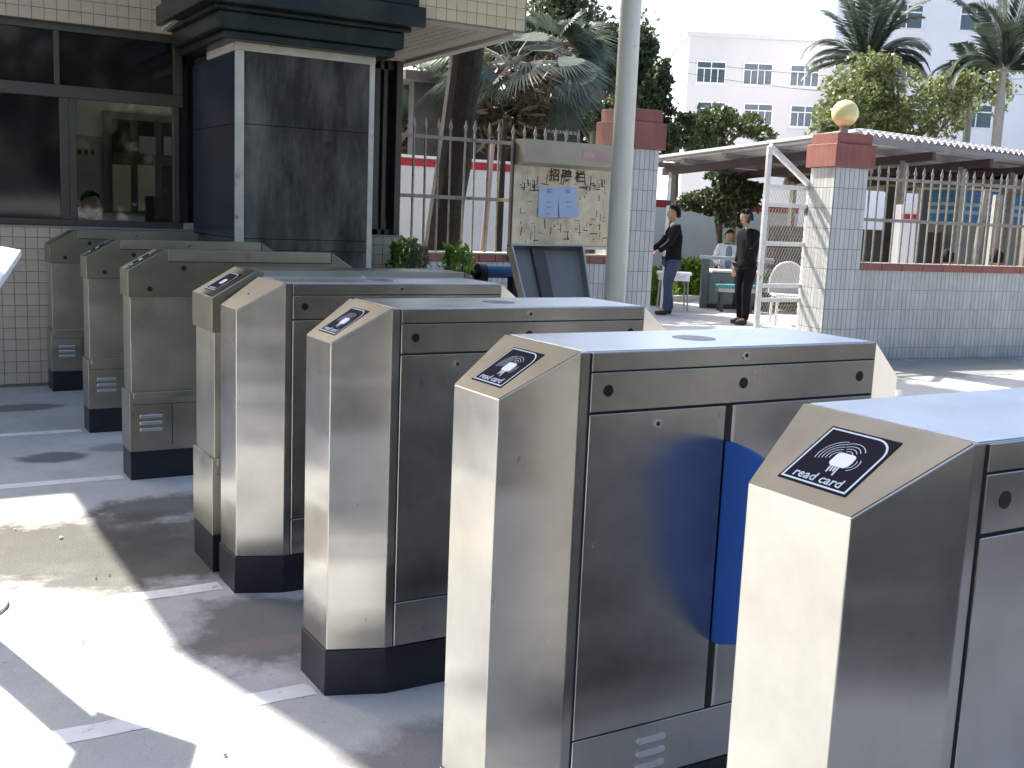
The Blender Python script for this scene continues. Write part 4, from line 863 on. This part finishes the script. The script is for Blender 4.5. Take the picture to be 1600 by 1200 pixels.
for k,(x0,y0,x1,y1,r_) in enumerate(((755,390,770,225,.045),(779,388,789,185,.05))):
    p=aty(x0,y0,11.2); q_=aty(x1,y1,11.2); o=empty('young_tree',(p.x,p.y,0),0,('bare pinkish leaning stem' if k==0 else 'thin dark leaning stem')+' behind the left fence near the notice board','tree')
    MB().tube([(0,0,0),(p.x*0,0,p.z),Vector((q_.x-p.x,0,q_.z))],[r_*1.1,r_,r_*.7],8).build('trunk',mat('pinkish bark',(.33,.25,.22),.8) if k==0 else BARKD,o)
def bush(name,px,py,rx,ry,d,n,lp_,mt,label,group=None,cat='bush',zmin=None):
    c=at(px,py,d); s=px_r(d); t=empty(name,(c.x,c.y,0),0,label,cat,group); H=c.z
    q=MB()
    for i in range(6):
        a=random.uniform(0,6.28); q.tube([(0,0,0),(math.cos(a)*rx*s*.3,math.sin(a)*rx*s*.3,H*.6),(math.cos(a)*rx*s*.6,math.sin(a)*rx*s*.6,H)],[.018,.013,.006],5)
    q.build('stems',BARK,t); n2=n; zz=rng.uniform(.02,H+ry*s*.7,n2); top_=H+ry*s*.7; rr_=rx*s*np.sqrt(np.clip(1-((zz/top_-.45)/.62)**2,.03,1))*np.sqrt(rng.uniform(.1,1.1,n2)); an_=rng.uniform(0,6.283,n2); P=np.stack([np.cos(an_)*rr_,np.sin(an_)*rr_,zz+rng.normal(0,.03,n2)],1); quads('foliage',P,lp_*s,mt,t,asp=.6); return t
bush('shrub',632,386,34,12,9.6,1300,6.5,L_HEDGE,'green shrub behind the fence beside the booth corner')
bush('shrub',716,390,36,8,9.6,1100,6,L_HEDGE,'small bright shrub at the foot of the black palm trunk')
bush('shrub',655,388,24,8,9.2,900,4.5,L_LIT,'low yellowish plant behind the coping of the left fence')
# far wall of the court, striped
rd=Vector((1,.0,0))
y0=20.0; zt2=aty(1225,322,y0).z; zs=aty(1225,333,y0).z
cw2=empty('compound_wall',(0,0,0),0,'long white court wall with a red band seen through the gateway','wall')
MB().box((9.5,y0,0),(21,y0+.2,zt2)).build('wall',CONC_WALL,cw2); MB().box((9.5,y0-.012,zs),(21,y0-.0005,zt2-.003)).build('red_band',REDP,cw2)
cw3=empty('compound_wall',(0,0,0),0,'brown and cream wall with shadow mottling in its colour behind the right fence','wall')
a=at(1480,350,22); PLW=mat('cream wall with shadows',(.52,.50,.40),.8,col2=(.2,.19,.17),c2scale=.8,c2lo=.45,c2hi=.6)  # dark second colour paints mottled shadow onto the cream wall
MB().box((20.2,14.2,0),(34,14.4,1.45)).build('wall',PLW,cw3); MB().box((14.6,14.2,0),(20.19,14.4,1.45)).build('wall',BRUSHWALL,cw3)
# blue roofed shed
bs=empty('blue_shed',(0,0,0),0,'bright blue ribbed shed roof with white stripes behind the right fence','shed')
BL=mat('blue ribbed sheet',(.05,.25,.55),.45,var=.1); BLW=mat('pale blue sheet',(.45,.65,.80),.5)
a=at(1492,318,24); b=at(1600,300,24); Bx0,Bx1=a.x,a.x+9; By=a.y
Z=lambda px,py: at(px,py,24).z
MB().box((Bx0,By,0),(Bx1,By+.8,Z(1492,352))).build('lower_wall',mat('shed lower wall',(.35,.34,.3),.8),bs)
for k in range(9):
    z0=Z(1492,352)+k*.085; MB().box((Bx0,By-.02-(.03 if k%2 else 0),z0),(Bx1,By+.8,z0+.08)).build('sheet_rib',BLW if k in (3,5) else BL,bs)
MB().box((Bx0-.1,By-.4,Z(1492,352)+.77),(Bx1+.2,By+1.0,Z(1492,352)+.83)).build('roof_edge',WHITEP,bs)
# banded white pillar and dark posts
def fpost(px0,px1,pyb,pyt,d,mt,nm,label,cat,band=None,lean=0.):
    a=at((px0+px1)/2,pyb,d); b=at((px0+px1)/2+lean,pyt,d); w_=(px1-px0)*px_r(d)
    g=empty(nm,(a.x,a.y,0),-PSI,label,cat); q=MB()
    tx=(b-a).dot(RH); q.bar((0,0,0),(tx,0,b.z),w_,w_,up=(0,1,0)); q.build('shaft',mt,g)
    if band: 
        z0=at(px0,band[1],d).z; z1=at(px0,band[0],d).z; MB().box((-w_/2-.012,-w_/2-.012,z0),(w_/2+.012,w_/2+.012,z1)).build('red_band',REDP,g)
    MB().box((-w_*.7,-w_*.7,0),(w_*.7,w_*.7,.05)).build('foot',mt,g)
    return g
fpost(1399,1428,405,320,17,WHITEP,'banded_post','thick white post with a red band behind the right fence','post',band=(334,342))
fpost(1431,1443,410,297,16,DARKM,'shed_post','broad dark canopy post right of the white banded one','post')
fpost(1378,1388,410,292,18,BARKD,'shed_post','brownish canopy post left of the white banded one','post',lean=3)
fpost(1541,1552,410,305,16,BARKG,'shed_post','grey blotchy upright post in front of the blue shed','post',lean=6)
fpost(1512,1520,410,298,16.5,FENCEM,'shed_post','thin leaning post left of the blotchy grey one','post',lean=18)
fpost(1592,1604,415,300,16,FENCEM,'shed_post','canopy post cut by the right edge of the picture','post',lean=6)
# ---- canopy roof (bicycle shed)
cv=empty('canopy_roof',(0,0,0),0,'sloping corrugated canopy with white sheet edge behind the right pillar and fence','canopy')
zA=2.95; A_=atz(1340,207,zA); B_=atz(1600,241,zA); D_=atz(1019,249,2.62); ex=(B_-A_).normalized(); LX=17
Lb=A_+ex*LX; Db=D_+ex*LX
ey=(D_-A_)
PUR=mat('grey canopy underside',(.23,.21,.21),.7,var=.15); STRP=mat('dark red steel beam',(.06,.03,.035),.6)  # beams and purlins share one even grey
q=MB(); nr=85; V=[];F=[]
for i in range(nr*2+1):
    o=A_+ex*(LX*i/(nr*2)); h=.03*(1 if i%2 else -1); V+=[tuple(o+Vector((0,0,h))),tuple(o+ey+Vector((0,0,h))),tuple(o+Vector((0,0,h+.006))),tuple(o+ey+Vector((0,0,h+.006)))]
for i in range(nr*2): k=4*i; F+=[(k,k+4,k+5,k+1),(k+2,k+3,k+7,k+6),(k,k+2,k+6,k+4)]
q.add(V,F); q.build('corrugated_sheet',mat('white corrugated sheet',(.72,.70,.72),.5,.1,var=.05),cv)
q=MB(); 
for i in range(nr): # added white blocks standing for the sunlit corrugation ends along the eave
    o=A_+ex*(LX*(i+.5)/nr); q.box((-.055,-.06,-.004),(.055,.10,.03),Matrix.Translation(o+Vector((0,0,.035)))@Matrix.Rotation(math.atan2(ex.y,ex.x),4,'Z'))
tag(q.build('lit_sheet_ends',WHITEP,cv),kind='stuff')
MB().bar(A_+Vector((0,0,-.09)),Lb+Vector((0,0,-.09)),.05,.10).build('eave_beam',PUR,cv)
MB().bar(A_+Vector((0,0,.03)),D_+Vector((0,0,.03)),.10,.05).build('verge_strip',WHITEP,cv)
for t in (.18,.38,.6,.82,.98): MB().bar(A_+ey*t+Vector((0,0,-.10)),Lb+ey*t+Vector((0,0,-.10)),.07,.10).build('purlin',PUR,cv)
for t in np.linspace(.02,.9,9): 
    o=A_+ex*LX*t; MB().bar(o+Vector((0,0,-.22)),o+ey+Vector((0,0,-.22)),.09,.14).build('rafter',STRP,cv)
for t in np.linspace(.02,.9,9):
    for s_ in (.12,.95):
        o=A_+ex*LX*t+ey*s_; MB().box((o.x-.05,o.y-.05,0),(o.x+.05,o.y+.05,o.z-.25)).build('post',FENCEM,cv)
# second lower canopy behind
cv2=empty('canopy_roof',(0,0,0),0,'second lower canopy with dark red fascia deeper in the yard behind the right fence','canopy')
a=at(1375,285,24); b=at(1640,262,24)
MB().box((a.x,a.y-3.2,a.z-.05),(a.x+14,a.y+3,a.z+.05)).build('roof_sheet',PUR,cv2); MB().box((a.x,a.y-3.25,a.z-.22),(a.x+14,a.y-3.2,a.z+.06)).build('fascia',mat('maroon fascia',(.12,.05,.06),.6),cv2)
for k in range(5): MB().box((a.x+k*3.4,a.y-3.1,0),(a.x+k*3.4+.08,a.y-3.02,a.z-.05)).build('post',FENCEM,cv2)
# ================================================================ COURT FURNITURE
def onground(px,py): return atz(px,py,0)
GG=mat('grey green bin plastic',(.16,.19,.17),.5,var=.1); TEAL=mat('teal bench plastic',(.06,.24,.26),.45,var=.08); WTOP=mat('white plastic top',(.80,.78,.82),.35,var=.03); LEGM=mat('grey tube legs',(.35,.34,.33),.4,.5)
# twin litter bin with recycling marks under a grey frame
p=onground(1098,481); q_=onground(1172,487); ang=math.atan2(q_.y-p.y,q_.x-p.x); ang=-PSI
bn=empty('litter_bin',tuple(p),ang,'grey green double litter bin with recycling marks and white lids under a bar','litter bin'); s=px_r((p-CP).dot(FW))
for k in (0,1):
    x=k*.50+.06; MB().box((x,0,.06),(x+.46,.38,.62)).build('bin_body',GG,bn,bevel=.03,seg=3); MB().box((x+.06,-.02,.62),(x+.44,.40,.665)).build('lid',WTOP,bn,bevel=.015,seg=2)
    q=MB(); cxx,czz,r_=x+.23,.43,.05; T=[(cxx+r_*math.cos(R(90+120*i)),czz+r_*math.sin(R(90+120*i))) for i in range(3)]
    for i in range(3):
        A=T[i];B=T[(i+1)%3]; dx,dz=B[0]-A[0],B[1]-A[1]; q.bar((A[0]+dx*.16,-.004,A[1]+dz*.16),(A[0]+dx*.72,-.004,A[1]+dz*.72),.014,.004,up=(0,1,0))
        ux,uz=dx/math.hypot(dx,dz),dz/math.hypot(dx,dz); tx,tz=A[0]+dx*.70,A[1]+dz*.70; q.add([(tx-uz*.016,-.005,tz+ux*.016),(tx+uz*.016,-.005,tz-ux*.016),(tx+ux*.028,-.005,tz+uz*.028)],[(0,1,2)])
    q.build('recycling_symbol',mat('dark print',(.04,.05,.045),.6),bn)
MB().box((0,-.01,0),(1.05,.36,.06)).build('base',BLACK,bn)
MB().box((-.06,-.06,0),(.06,.06,.84)).box((1.04,-.04,0),(1.10,.04,.84)).build('frame_post',mat('dark grey frame',(.10,.11,.11),.5),bn,bevel=.01)
MB().box((-.10,-.07,.84),(1.16,.06,.90)).build('top_bar',mat('mid grey bar',(.32,.34,.37),.4,.3),bn,bevel=.012)
# teal benches
def bench(px,py,L,label,ang=-PSI,grp='teal benches in the court'):
    p=onground(px,py); b=empty('bench',tuple(p),ang,label,'bench',grp)
    MB().box((-.05,0,.40),(L,.30,.455)).build('seat',TEAL,b,bevel=.012)
    MB().box((-.03,.02,.33),(L-.03,.28,.395)).build('apron',LEGM,b)
    for x in (.02,L-.12): 
        for y in (.02,.24): MB().box((x,y,0),(x+.055,y+.05,.33)).build('leg',mat('dark bench leg',(.05,.045,.05),.5),b)
    return b
bench(1123,487,.62,'teal bench in front of the recycling bins'); bench(1196,488,.70,'teal bench seen through the mesh of the open gate leaf')
# white table
p=onground(1028,484); tb=empty('table',tuple(p),-PSI,'white plastic table behind the pointing man','table')
def rrect(w_,d_,r_,n=6):
    pts=[]
    for qx,qy,a0 in ((1,1,0),(-1,1,90),(-1,-1,180),(1,-1,270)):
        for k in range(n): an=R(a0+90*k/(n-1)); pts.append((qx*(w_/2-r_)+r_*math.cos(an),qy*(d_/2-r_)+r_*math.sin(an)))
    return pts
MB().prism(rrect(.56,.5,.12),.58,.63,Matrix.Translation((.26,.2,0))).build('tabletop',WTOP,tb,bevel=.01); MB().prism(rrect(.50,.44,.1),.49,.58,Matrix.Translation((.26,.2,0))).build('apron',WTOP,tb)
for x in (.03,.49):
    for y in (.02,.38): MB().tube([(x,y,0),(x+(.02 if x<.2 else -.02),y,.49)],.013,8).build('leg',LEGM,tb)
# white plastic chair seen through the mesh
p=at(1228,470,16.5); ch=empty('plastic_chair',(p.x,p.y,0),-PSI,'white plastic chair with rounded back behind the gate mesh','chair')
arc=[(.26*math.cos(t),.62+.30*math.sin(t)) for t in np.linspace(0,math.pi,12)]
MB().prism([(.26,.45)]+arc+[(-.26,.45)],0,.03,Matrix(((1,0,0,0),(0,0,1,0),(0,1,0,0),(0,0,0,1)))).build('backrest',mat('translucent grey plastic',(.45,.45,.44),.5),ch)
q=MB()
pts=[(.27,0,.45)]+[(x,0,z) for x,z in [( .27*math.cos(t),.62+.31*math.sin(t)) for t in np.linspace(0,math.pi,12)]]+[(-.27,0,.45)]; MB().tube(pts,.013,8).build('back_rim',WTOP,ch)
MB().box((-.26,-.42,.42),(.26,.0,.46)).build('seat',WTOP,ch,bevel=.015)
for x in (-.23,.23):
    for y in (-.38,-.02): MB().tube([(x,y,0),(x*.95,y,.42)],.02,8).build('leg',WTOP,ch)
# hedge, plants, grass
bush('shrub',1026,440,20,26,19,2600,4.2,L_HEDGE,'yellow green shrub beside the left gate pillar',cat='bush')
c=at(1085,418,17.5)
def hedge(px0,px1,pyt,d,depth,label):
    a=at(px0,pyt,d); b=at(px1,pyt,d); L=(b-a).dot(RH); H=a.z; g=empty('hedge',(a.x,a.y,0),-PSI,label,'hedge')
    n=int(3600*L/1.2); P=np.stack([rng.uniform(0,L,n),rng.uniform(0,depth,n),H-rng.uniform(0,1,n)**1.6*H*.9+rng.normal(0,.03,n)],1); quads('foliage',P,.05,L_HEDGE,g,asp=.6)
    q=MB(); 
    for i in range(int(L/.25)): q.tube([(i*.25,depth/2,0),(i*.25+.04,depth/2,H*.7)],.015,5)
    q.build('stems',BARK,g)
hedge(1058,1104,408,20.4,.5,'bright green hedge behind the white table'); hedge(1137,1156,405,20.9,.4,'small bright hedge clump right of the seated man'); hedge(1195,1275,432,18.5,.4,'hedge behind the gate mesh and plastic chair')
n=26000; U=rng.uniform(0,1,(n,2)); o0,o1,o2=np.array([11,14.0]),np.array([20,12.2]),np.array([14.5,24.0]); P2=o0+U[:,:1]*(o1-o0)+U[:,1:]*(o2-o0); P=np.concatenate([P2,rng.uniform(.0,.05,(n,1))],1)
tag(quads('grass',P,.05,L_GRASS,None,asp=.15),'short sunlit yellow green grass behind the court path','grass',kind='stuff')
tag(MB().box((9.8,13.6,0),(22,13.75,.10)).build('kerb',mat('pale kerb',(.6,.6,.58),.8)),'pale kerb along the lawn edge of the court','kerb')
# litter and pebbles on the concrete
for (px,py) in ((96,842),(24,829),(150,905),(171,900),(130,1005),(352,1182)):
    p=onground(px,py); bm=bmesh.new(); bmesh.ops.create_icosphere(bm,subdivisions=1,radius=.011 if px==96 else .006)
    for v in bm.verts: v.co*=random.uniform(.7,1.2); v.co.z*=.7
    me=bpy.data.meshes.new('pebble'); bm.to_mesh(me); bm.free(); o=link('pebble',me,WHITEP if px in(96,24) else BARKG); o.location=(p.x,p.y,.006)
    tag(o,{96:'largest pale pebble on the brown stain left of the turnstiles',24:'small white pebble at the left edge of the brown stain',150:'tiny grey pebble at the lower edge of the brown stain',171:'tiny grey pebble just right of another below the brown stain',130:'lone tiny pebble on the sunlit concrete',352:'tiny dark pebble on the sunlit concrete near the bottom edge'}[px],'pebble')
# ================================================================ PEOPLE
SKIN=mat('skin',(.36,.20,.13),.5,var=.06,scale=20); HAIR=mat('black hair',(.010,.009,.009),.75,spec=.1,var=.3,scale=60); JKT=mat('black jacket cloth',(.012,.012,.014),.7,spec=.08,var=.3,scale=9,bump=.3,bscale=18); JEANS=mat('blue denim',(.035,.055,.11),.8,var=.3,scale=9,bump=.3,bscale=20); SHOE=mat('dark shoes',(.012,.013,.02),.45,var=.2); WHC=mat('white cotton',(.75,.76,.80),.8,var=.06,bump=.2,bscale=14); GRYC=mat('grey blue shirt',(.22,.28,.36),.8,var=.1); BLKC=mat('black trousers',(.009,.009,.011),.75,spec=.08,var=.3,bump=.25,bscale=16)
def skin(name,verts,edges,rad,mt,parent,root=0,sub=2):
    me=bpy.data.meshes.new(name); me.from_pydata([tuple(v) for v in verts],edges,[]); o=bpy.data.objects.new(name,me); COL.objects.link(o)
    sm_=o.modifiers.new('s','SKIN'); sm_.use_smooth_shade=True
    if not me.skin_vertices: 
        bm=bmesh.new(); bm.from_mesh(me); bm.verts.layers.skin.verify(); bm.to_mesh(me); bm.free()
    for i,r_ in enumerate(rad):
        sv=me.skin_vertices[0].data[i]; sv.radius=(r_,r_) if not isinstance(r_,tuple) else r_; sv.use_root=(i==root)
    su=o.modifiers.new('u','SUBSURF'); su.levels=sub; su.render_levels=sub
    dg=bpy.context.evaluated_depsgraph_get(); m2=bpy.data.meshes.new_from_object(o.evaluated_get(dg)); bpy.data.objects.remove(o); m2.materials.clear(); m2.shade_smooth(); m2.name=name
    return link(name,m2,mt,parent)
def human(loc,rz,label,J,H=1.66,jacket=JKT,trouser=JEANS,shirt=WHC,shoes=SHOE,long_jacket=True,jack_open=False,head_pitch=0.,head_yaw=0.,sleeve=None):
    """J: joints in metres, +Y = the way the person faces, x = person's left(+)/right(-)... keys hip, neck, head, shL,elL,haL, shR.., knL,ftL,knR,ftR"""
    g=empty('person',loc,rz,label,'person'); V=lambda k: Vector(J[k])
    hip,chest,neck,head=V('hip'),V('chest'),V('neck'),V('head')
    vs=[hip,hip.lerp(chest,.5),chest,neck]; rad=[(.115,.10),(.10,.085),(.13,.10),(.052,.052)]; ed=[(0,1),(1,2),(2,3)]
    for s_ in 'LR':
        k=len(vs); sh,el,ha=V('sh'+s_),V('el'+s_),V('ha'+s_); vs+=[sh,el,ha,ha+(ha-el).normalized()*.07]; rad+=[.052,.040,.027,.03]; ed+=[(2,k),(k,k+1),(k+1,k+2),(k+2,k+3)]
        k=len(vs); kn,ft=V('kn'+s_),V('ft'+s_); h=hip+Vector((.09 if s_=='L' else -.09,0,-.06)); toe=V('toe'+s_) if 'toe'+s_ in J else ft+Vector((0,.15,-.055)); vs+=[h,kn,ft,toe]; rad+=[.085,.058,.040,.035]; ed+=[(0,k),(k,k+1),(k+1,k+2),(k+2,k+3)]
    skin('body',vs,ed,rad,SKIN,g)
    # head
    M=Matrix.Translation(head)@Matrix.Rotation(head_yaw,4,'Z')@Matrix.Rotation(head_pitch,4,'X')
    bm=bmesh.new(); bmesh.ops.create_uvsphere(bm,u_segments=24,v_segments=18,radius=1)
    for v in bm.verts:
        x,y,z=v.co; f=1-.28*max(0,-z)**1.5; xx=x*.076*f; yy=y*.094*(1-.12*max(0,-z))+ (.012*max(0,-z)); zz=z*.115
        # nose, brow, chin
        nn_=math.exp(-((x/.20)**2+((z+.12)/.22)**2)); yy+=.018*nn_*(y>0); yy-=.006*math.exp(-(((abs(x)-.36)/.18)**2+((z-.08)/.12)**2))*(y>0)
        v.co=(xx,yy,zz)
    me=bpy.data.meshes.new('head'); bm.to_mesh(me); bm.free(); me.transform(M); me.shade_smooth(); hd_=link('head',me,SKIN,g)
    for sx in (-1,1):
        bm=bmesh.new(); bmesh.ops.create_uvsphere(bm,u_segments=10,v_segments=8,radius=1); 
        for v in bm.verts: v.co=(v.co.x*.010+sx*.078,v.co.y*.018-.004,v.co.z*.030-.008)
        me=bpy.data.meshes.new('ear'); bm.to_mesh(me); bm.free(); me.transform(M); me.shade_smooth(); link('ear',me,SKIN,hd_)
        me=MB().prism([(.010*math.cos(t),.0045*math.sin(t)) for t in np.linspace(0,2*math.pi,9)[:-1]],-.002,.004,M@Matrix.Translation((sx*.030,.082,.010))@Matrix.Rotation(R(-90),4,'X')).mesh('eye'); link('eye',me,HAIR,hd_)
    me=MB().prism([(.020*math.cos(t),.005*math.sin(t)) for t in np.linspace(0,2*math.pi,9)[:-1]],-.002,.004,M@Matrix.Translation((0,.082,-.058))@Matrix.Rotation(R(-90),4,'X')).mesh('mouth'); link('mouth',me,mat('lips',(.25,.09,.07),.5),hd_)
    bm=bmesh.new(); bmesh.ops.create_uvsphere(bm,u_segments=28,v_segments=20,radius=1)
    dl=[]
    for v in bm.verts:
        x,y,z=v.co
        if z< (.30+.45*y if y>-.2 else -.55): dl.append(v)
        w_=1+.07*math.sin(9*x+5*y)+.05*math.sin(17*z+8*x); v.co=(x*.088*w_,y*.106*w_-.006,z*.132*w_+.004)
    bmesh.ops.delete(bm,geom=dl,context='VERTS'); bmesh.ops.solidify(bm,geom=bm.faces[:],thickness=.012)
    me=bpy.data.meshes.new('hair'); bm.to_mesh(me); bm.free(); me.transform(M); me.shade_smooth(); link('hair',me,HAIR,g)
    # hands
    for s_ in 'LR':
        el,ha=V('el'+s_),V('ha'+s_); d=(ha-el).normalized(); sd=d.cross(Vector((0,0,1))); sd=sd.normalized() if sd.length>.1 else Vector((1,0,0)); pm=ha+d*.055
        hv=[ha,pm]; hr=[.024,.030]; he=[(0,1)]
        for i,(o_,l_) in enumerate(((-.027,.065),(-.009,.078),(.010,.073),(.027,.058))):
            k=len(hv); a_=pm+sd*o_+d*.03; b_=a_+d*l_*.5+Vector((0,0,-.006)); c_=b_+d*l_*.4+Vector((0,0,-.022)) if 'curl' not in J else b_+Vector((0,0,-.03))-d*.005
            hv+=[a_,b_,c_]; hr+=[.010,.009,.008]; he+=[(1,k),(k,k+1),(k+1,k+2)]
        k=len(hv); a_=ha+sd*(-.035 if s_=='R' else .035)+d*.03; hv+=[a_,a_+d*.035+sd*(-.012 if s_=='R' else .012)]; hr+=[.012,.010]; he+=[(0,k),(k,k+1)]
        skin('hand',hv,he,hr,SKIN,g,sub=1)
    # trousers
    vs=[hip+Vector((0,0,.03))]; rad=[(.145,.12)]; ed=[]
    for s_ in 'LR':
        k=len(vs); h=hip+Vector((.088 if s_=='L' else -.088,0,-.07)); kn,ft=V('kn'+s_),V('ft'+s_); an=ft+(kn-ft).normalized()*-.03; vs+=[h,kn,kn.lerp(an,.6)+Vector((0,-.012,0)),an]; rad+=[.105,.075,.066,.060]; ed+=[(0,k),(k,k+1),(k+1,k+2),(k+2,k+3)]
    skin('trousers',vs,ed,rad,trouser,g)
    # jacket and sleeves
    low=hip+Vector((0,0,-.13)); vs=[hip.lerp(chest,.55),low,chest,neck+Vector((0,0,-.055))]; rad=[(.16,.13),(.170,.145),(.18,.14),(.085,.080)]; ed=[(0,1),(0,2),(2,3)]
    for s_ in 'LR':
        k=len(vs); sh,el,ha=V('sh'+s_),V('el'+s_),V('ha'+s_); vs+=[sh,el,ha-(ha-el).normalized()*.03]; rad+=[.078,.060,.046]; ed+=[(2,k),(k,k+1),(k+1,k+2)]
    jk=skin('jacket',vs,ed,rad,jacket,g)
    # shirt panel or collar at the open front
    if jack_open: skin('shirt',[hip+Vector((0,.055,.0)),hip.lerp(chest,.5)+Vector((0,.055,0)),chest+Vector((0,.06,.05)),neck+Vector((0,.01,-.04))],[(0,1),(1,2),(2,3)],[(.085,.11),(.085,.10),(.075,.10),(.05,.05)],shirt,g)
    else: skin('shirt_collar',[chest+Vector((0,.09,.10)),neck+Vector((0,.03,-.05)),neck+Vector((0,.0,-.01))],[(0,1),(1,2)],[.035,.055,.055],shirt,g)
    for s_ in 'LR':
        kn,ft=V('kn'+s_),V('ft'+s_); toe=V('toe'+s_) if 'toe'+s_ in J else ft+Vector((0,.17,-.055)); fl=Vector((ft.x,ft.y,toe.z)); skin('shoe',[fl+(fl-toe)*.25+Vector((0,0,.01)),fl.lerp(toe,.45)+Vector((0,0,.012)),toe],[(0,1),(1,2)],[(.050,.045),(.052,.045),(.045,.030)],shoes,g)
    return g
# facing left in the picture = -RH ; local +Y must map to that direction
def facing(v): return math.atan2(v.y,v.x)-math.pi/2
left=-RH
p=onground(1046,492); 
J=dict(hip=(0,0,.90),chest=(0,-.01,1.28),neck=(0,.0,1.44),head=(0,.035,1.575),shR=(-.17,.01,1.35),elR=(-.20,.12,1.12),haR=(-.20,.32,.98),shL=(.17,.0,1.35),elL=(.19,.13,1.12),haL=(.16,.33,1.00),
 knL=(.09,.05,.48),ftL=(.10,-.02,.09),knR=(-.09,.08,.48),ftR=(-.10,.10,.09))
pm_=human((p.x,p.y,0),facing(left*.95-FH*.1),'man in a black jacket and blue jeans facing left with his hand stretched out',J)
o=MB().box((.10,.125,1.245),(.13,.132,1.285)).build('badge',mat('pale gold badge',(.75,.68,.4),.5),pm_)
p=onground(1160,507)
J=dict(hip=(0,0,.89),chest=(0,.0,1.27),neck=(0,.02,1.43),head=(0,.07,1.555),shR=(-.17,.01,1.34),elR=(-.22,.13,1.12),haR=(-.10,.13,1.44),shL=(.17,.0,1.34),elL=(.20,-.02,1.08),haL=(.18,.06,.86),
 knL=(.08,.04,.48),ftL=(.09,-.02,.09),knR=(-.08,.04,.48),ftR=(-.10,.05,.09))
pm2=human((p.x,p.y,0),facing(left*.9-FH*.45),'man all in black holding a phone to his ear beside the open gate leaf',J,trouser=BLKC,head_pitch=-.30,shirt=JKT)
ph=MB().box((-.012,-.035,-.065),(.0,.035,.065),Matrix.Translation((-.098,.10,1.545))@Matrix.Rotation(.5,4,'X')).build('phone',BLACK,None,bevel=.003); ph.matrix_world=pm2.matrix_basis; tag(ph,'black mobile phone at the ear of the man in black','phone')
p=at(1134,430,20.6)
lw=empty('stool',(p.x,p.y,0),-PSI,'grey stool under the seated man in the white jacket','stool'); MB().box((-.2,-.2,.44),(.2,.2,.49)).build('seat',LEGM,lw)
for x in (-.16,.16):
    for y in (-.16,.16): MB().tube([(x,y,0),(x,y,.44)],.015,6).build('leg',LEGM,lw)
J=dict(hip=(0,0,.58),chest=(0,.05,.94),neck=(0,.08,1.09),head=(0,.12,1.215),shR=(-.17,.06,1.02),elR=(-.40,.12,.98),haR=(-.17,.18,1.17),shL=(.17,.06,1.02),elL=(.24,.06,.78),haL=(.17,.20,.66),
 knL=(.12,.42,.52),ftL=(.13,.40,.09),knR=(-.12,.42,.52),ftR=(-.13,.40,.09))
human((p.x,p.y,0),facing(-FH),'seated man in an open white jacket raising a hand to his head behind the bins',J,jacket=WHC,trouser=BLKC,shirt=GRYC,jack_open=True,head_pitch=-.2)
# guard in the booth
a=aty(138,322,7.95)
J=dict(hip=(0,0,.62),chest=(0,.0,1.0),neck=(0,.02,1.16),head=(0,.05,1.30),shR=(-.18,.01,1.08),elR=(-.24,.10,.85),haR=(-.12,.28,.80),shL=(.18,.01,1.08),elL=(.24,.10,.85),haL=(.12,.28,.80),
 knL=(.1,.40,.52),ftL=(.1,.38,.09),knR=(-.1,.40,.52),ftR=(-.1,.38,.09))
gd=human((a.x,7.95,a.z-1.30),facing(Vector((.25,-1,0))),'guard with short black hair sitting inside the booth window',J,jacket=mat('navy uniform',(.02,.025,.05),.7),trouser=BLKC,shirt=mat('navy uniform',(.02,.025,.05),.7))
# heads of people sitting beyond the right fence
for (px,py,d,lab) in ((1557,404,14.5,'man sitting beyond the right fence with his back turned near the cream wall'),(1480,404,15.0,'man in black sitting beyond the right fence before the brown wall')):
    c_=at(px,py,d); J2=dict(J); 
    human((c_.x,c_.y,c_.z-1.30),facing(FH*.8+RH*.3),lab,J2,trouser=BLKC,shirt=JKT)
    st_=empty('stool',(c_.x,c_.y,0),0,'stool under '+lab.replace('sitting ','').split(' with')[0],'stool'); hz2=max(.1,c_.z-1.30+.50)
    MB().box((-.18,-.18,hz2-.05),(.18,.18,hz2)).build('seat',LEGM,st_)
    for x in (-.15,.15):
        for y in (-.15,.15): MB().tube([(x,y,0),(x,y,hz2-.05)],.015,6).build('leg',LEGM,st_)
# ================================================================ ADDED UNSEEN TREES (they darken reflections in the steel)
for i,(x,y,r_,h) in enumerate(((-13,-10,4,5),(-5,-13,4.5,5.5),(4,-12,4.5,5),(12,-11,4.5,5.5),(20,-9,4.5,5),(29,-7,5,5.5),(-19,-2,4,5))):
    tree('reflection_tree',(x,y,0),(x,y,h*.6),(x,y,h*.75),(r_,r_,h*.72),2600,.36,L_DARK,'unseen dark tree added behind the camera to darken steel reflections','tree','unseen trees added for dark reflections',tr=.22,k=22)
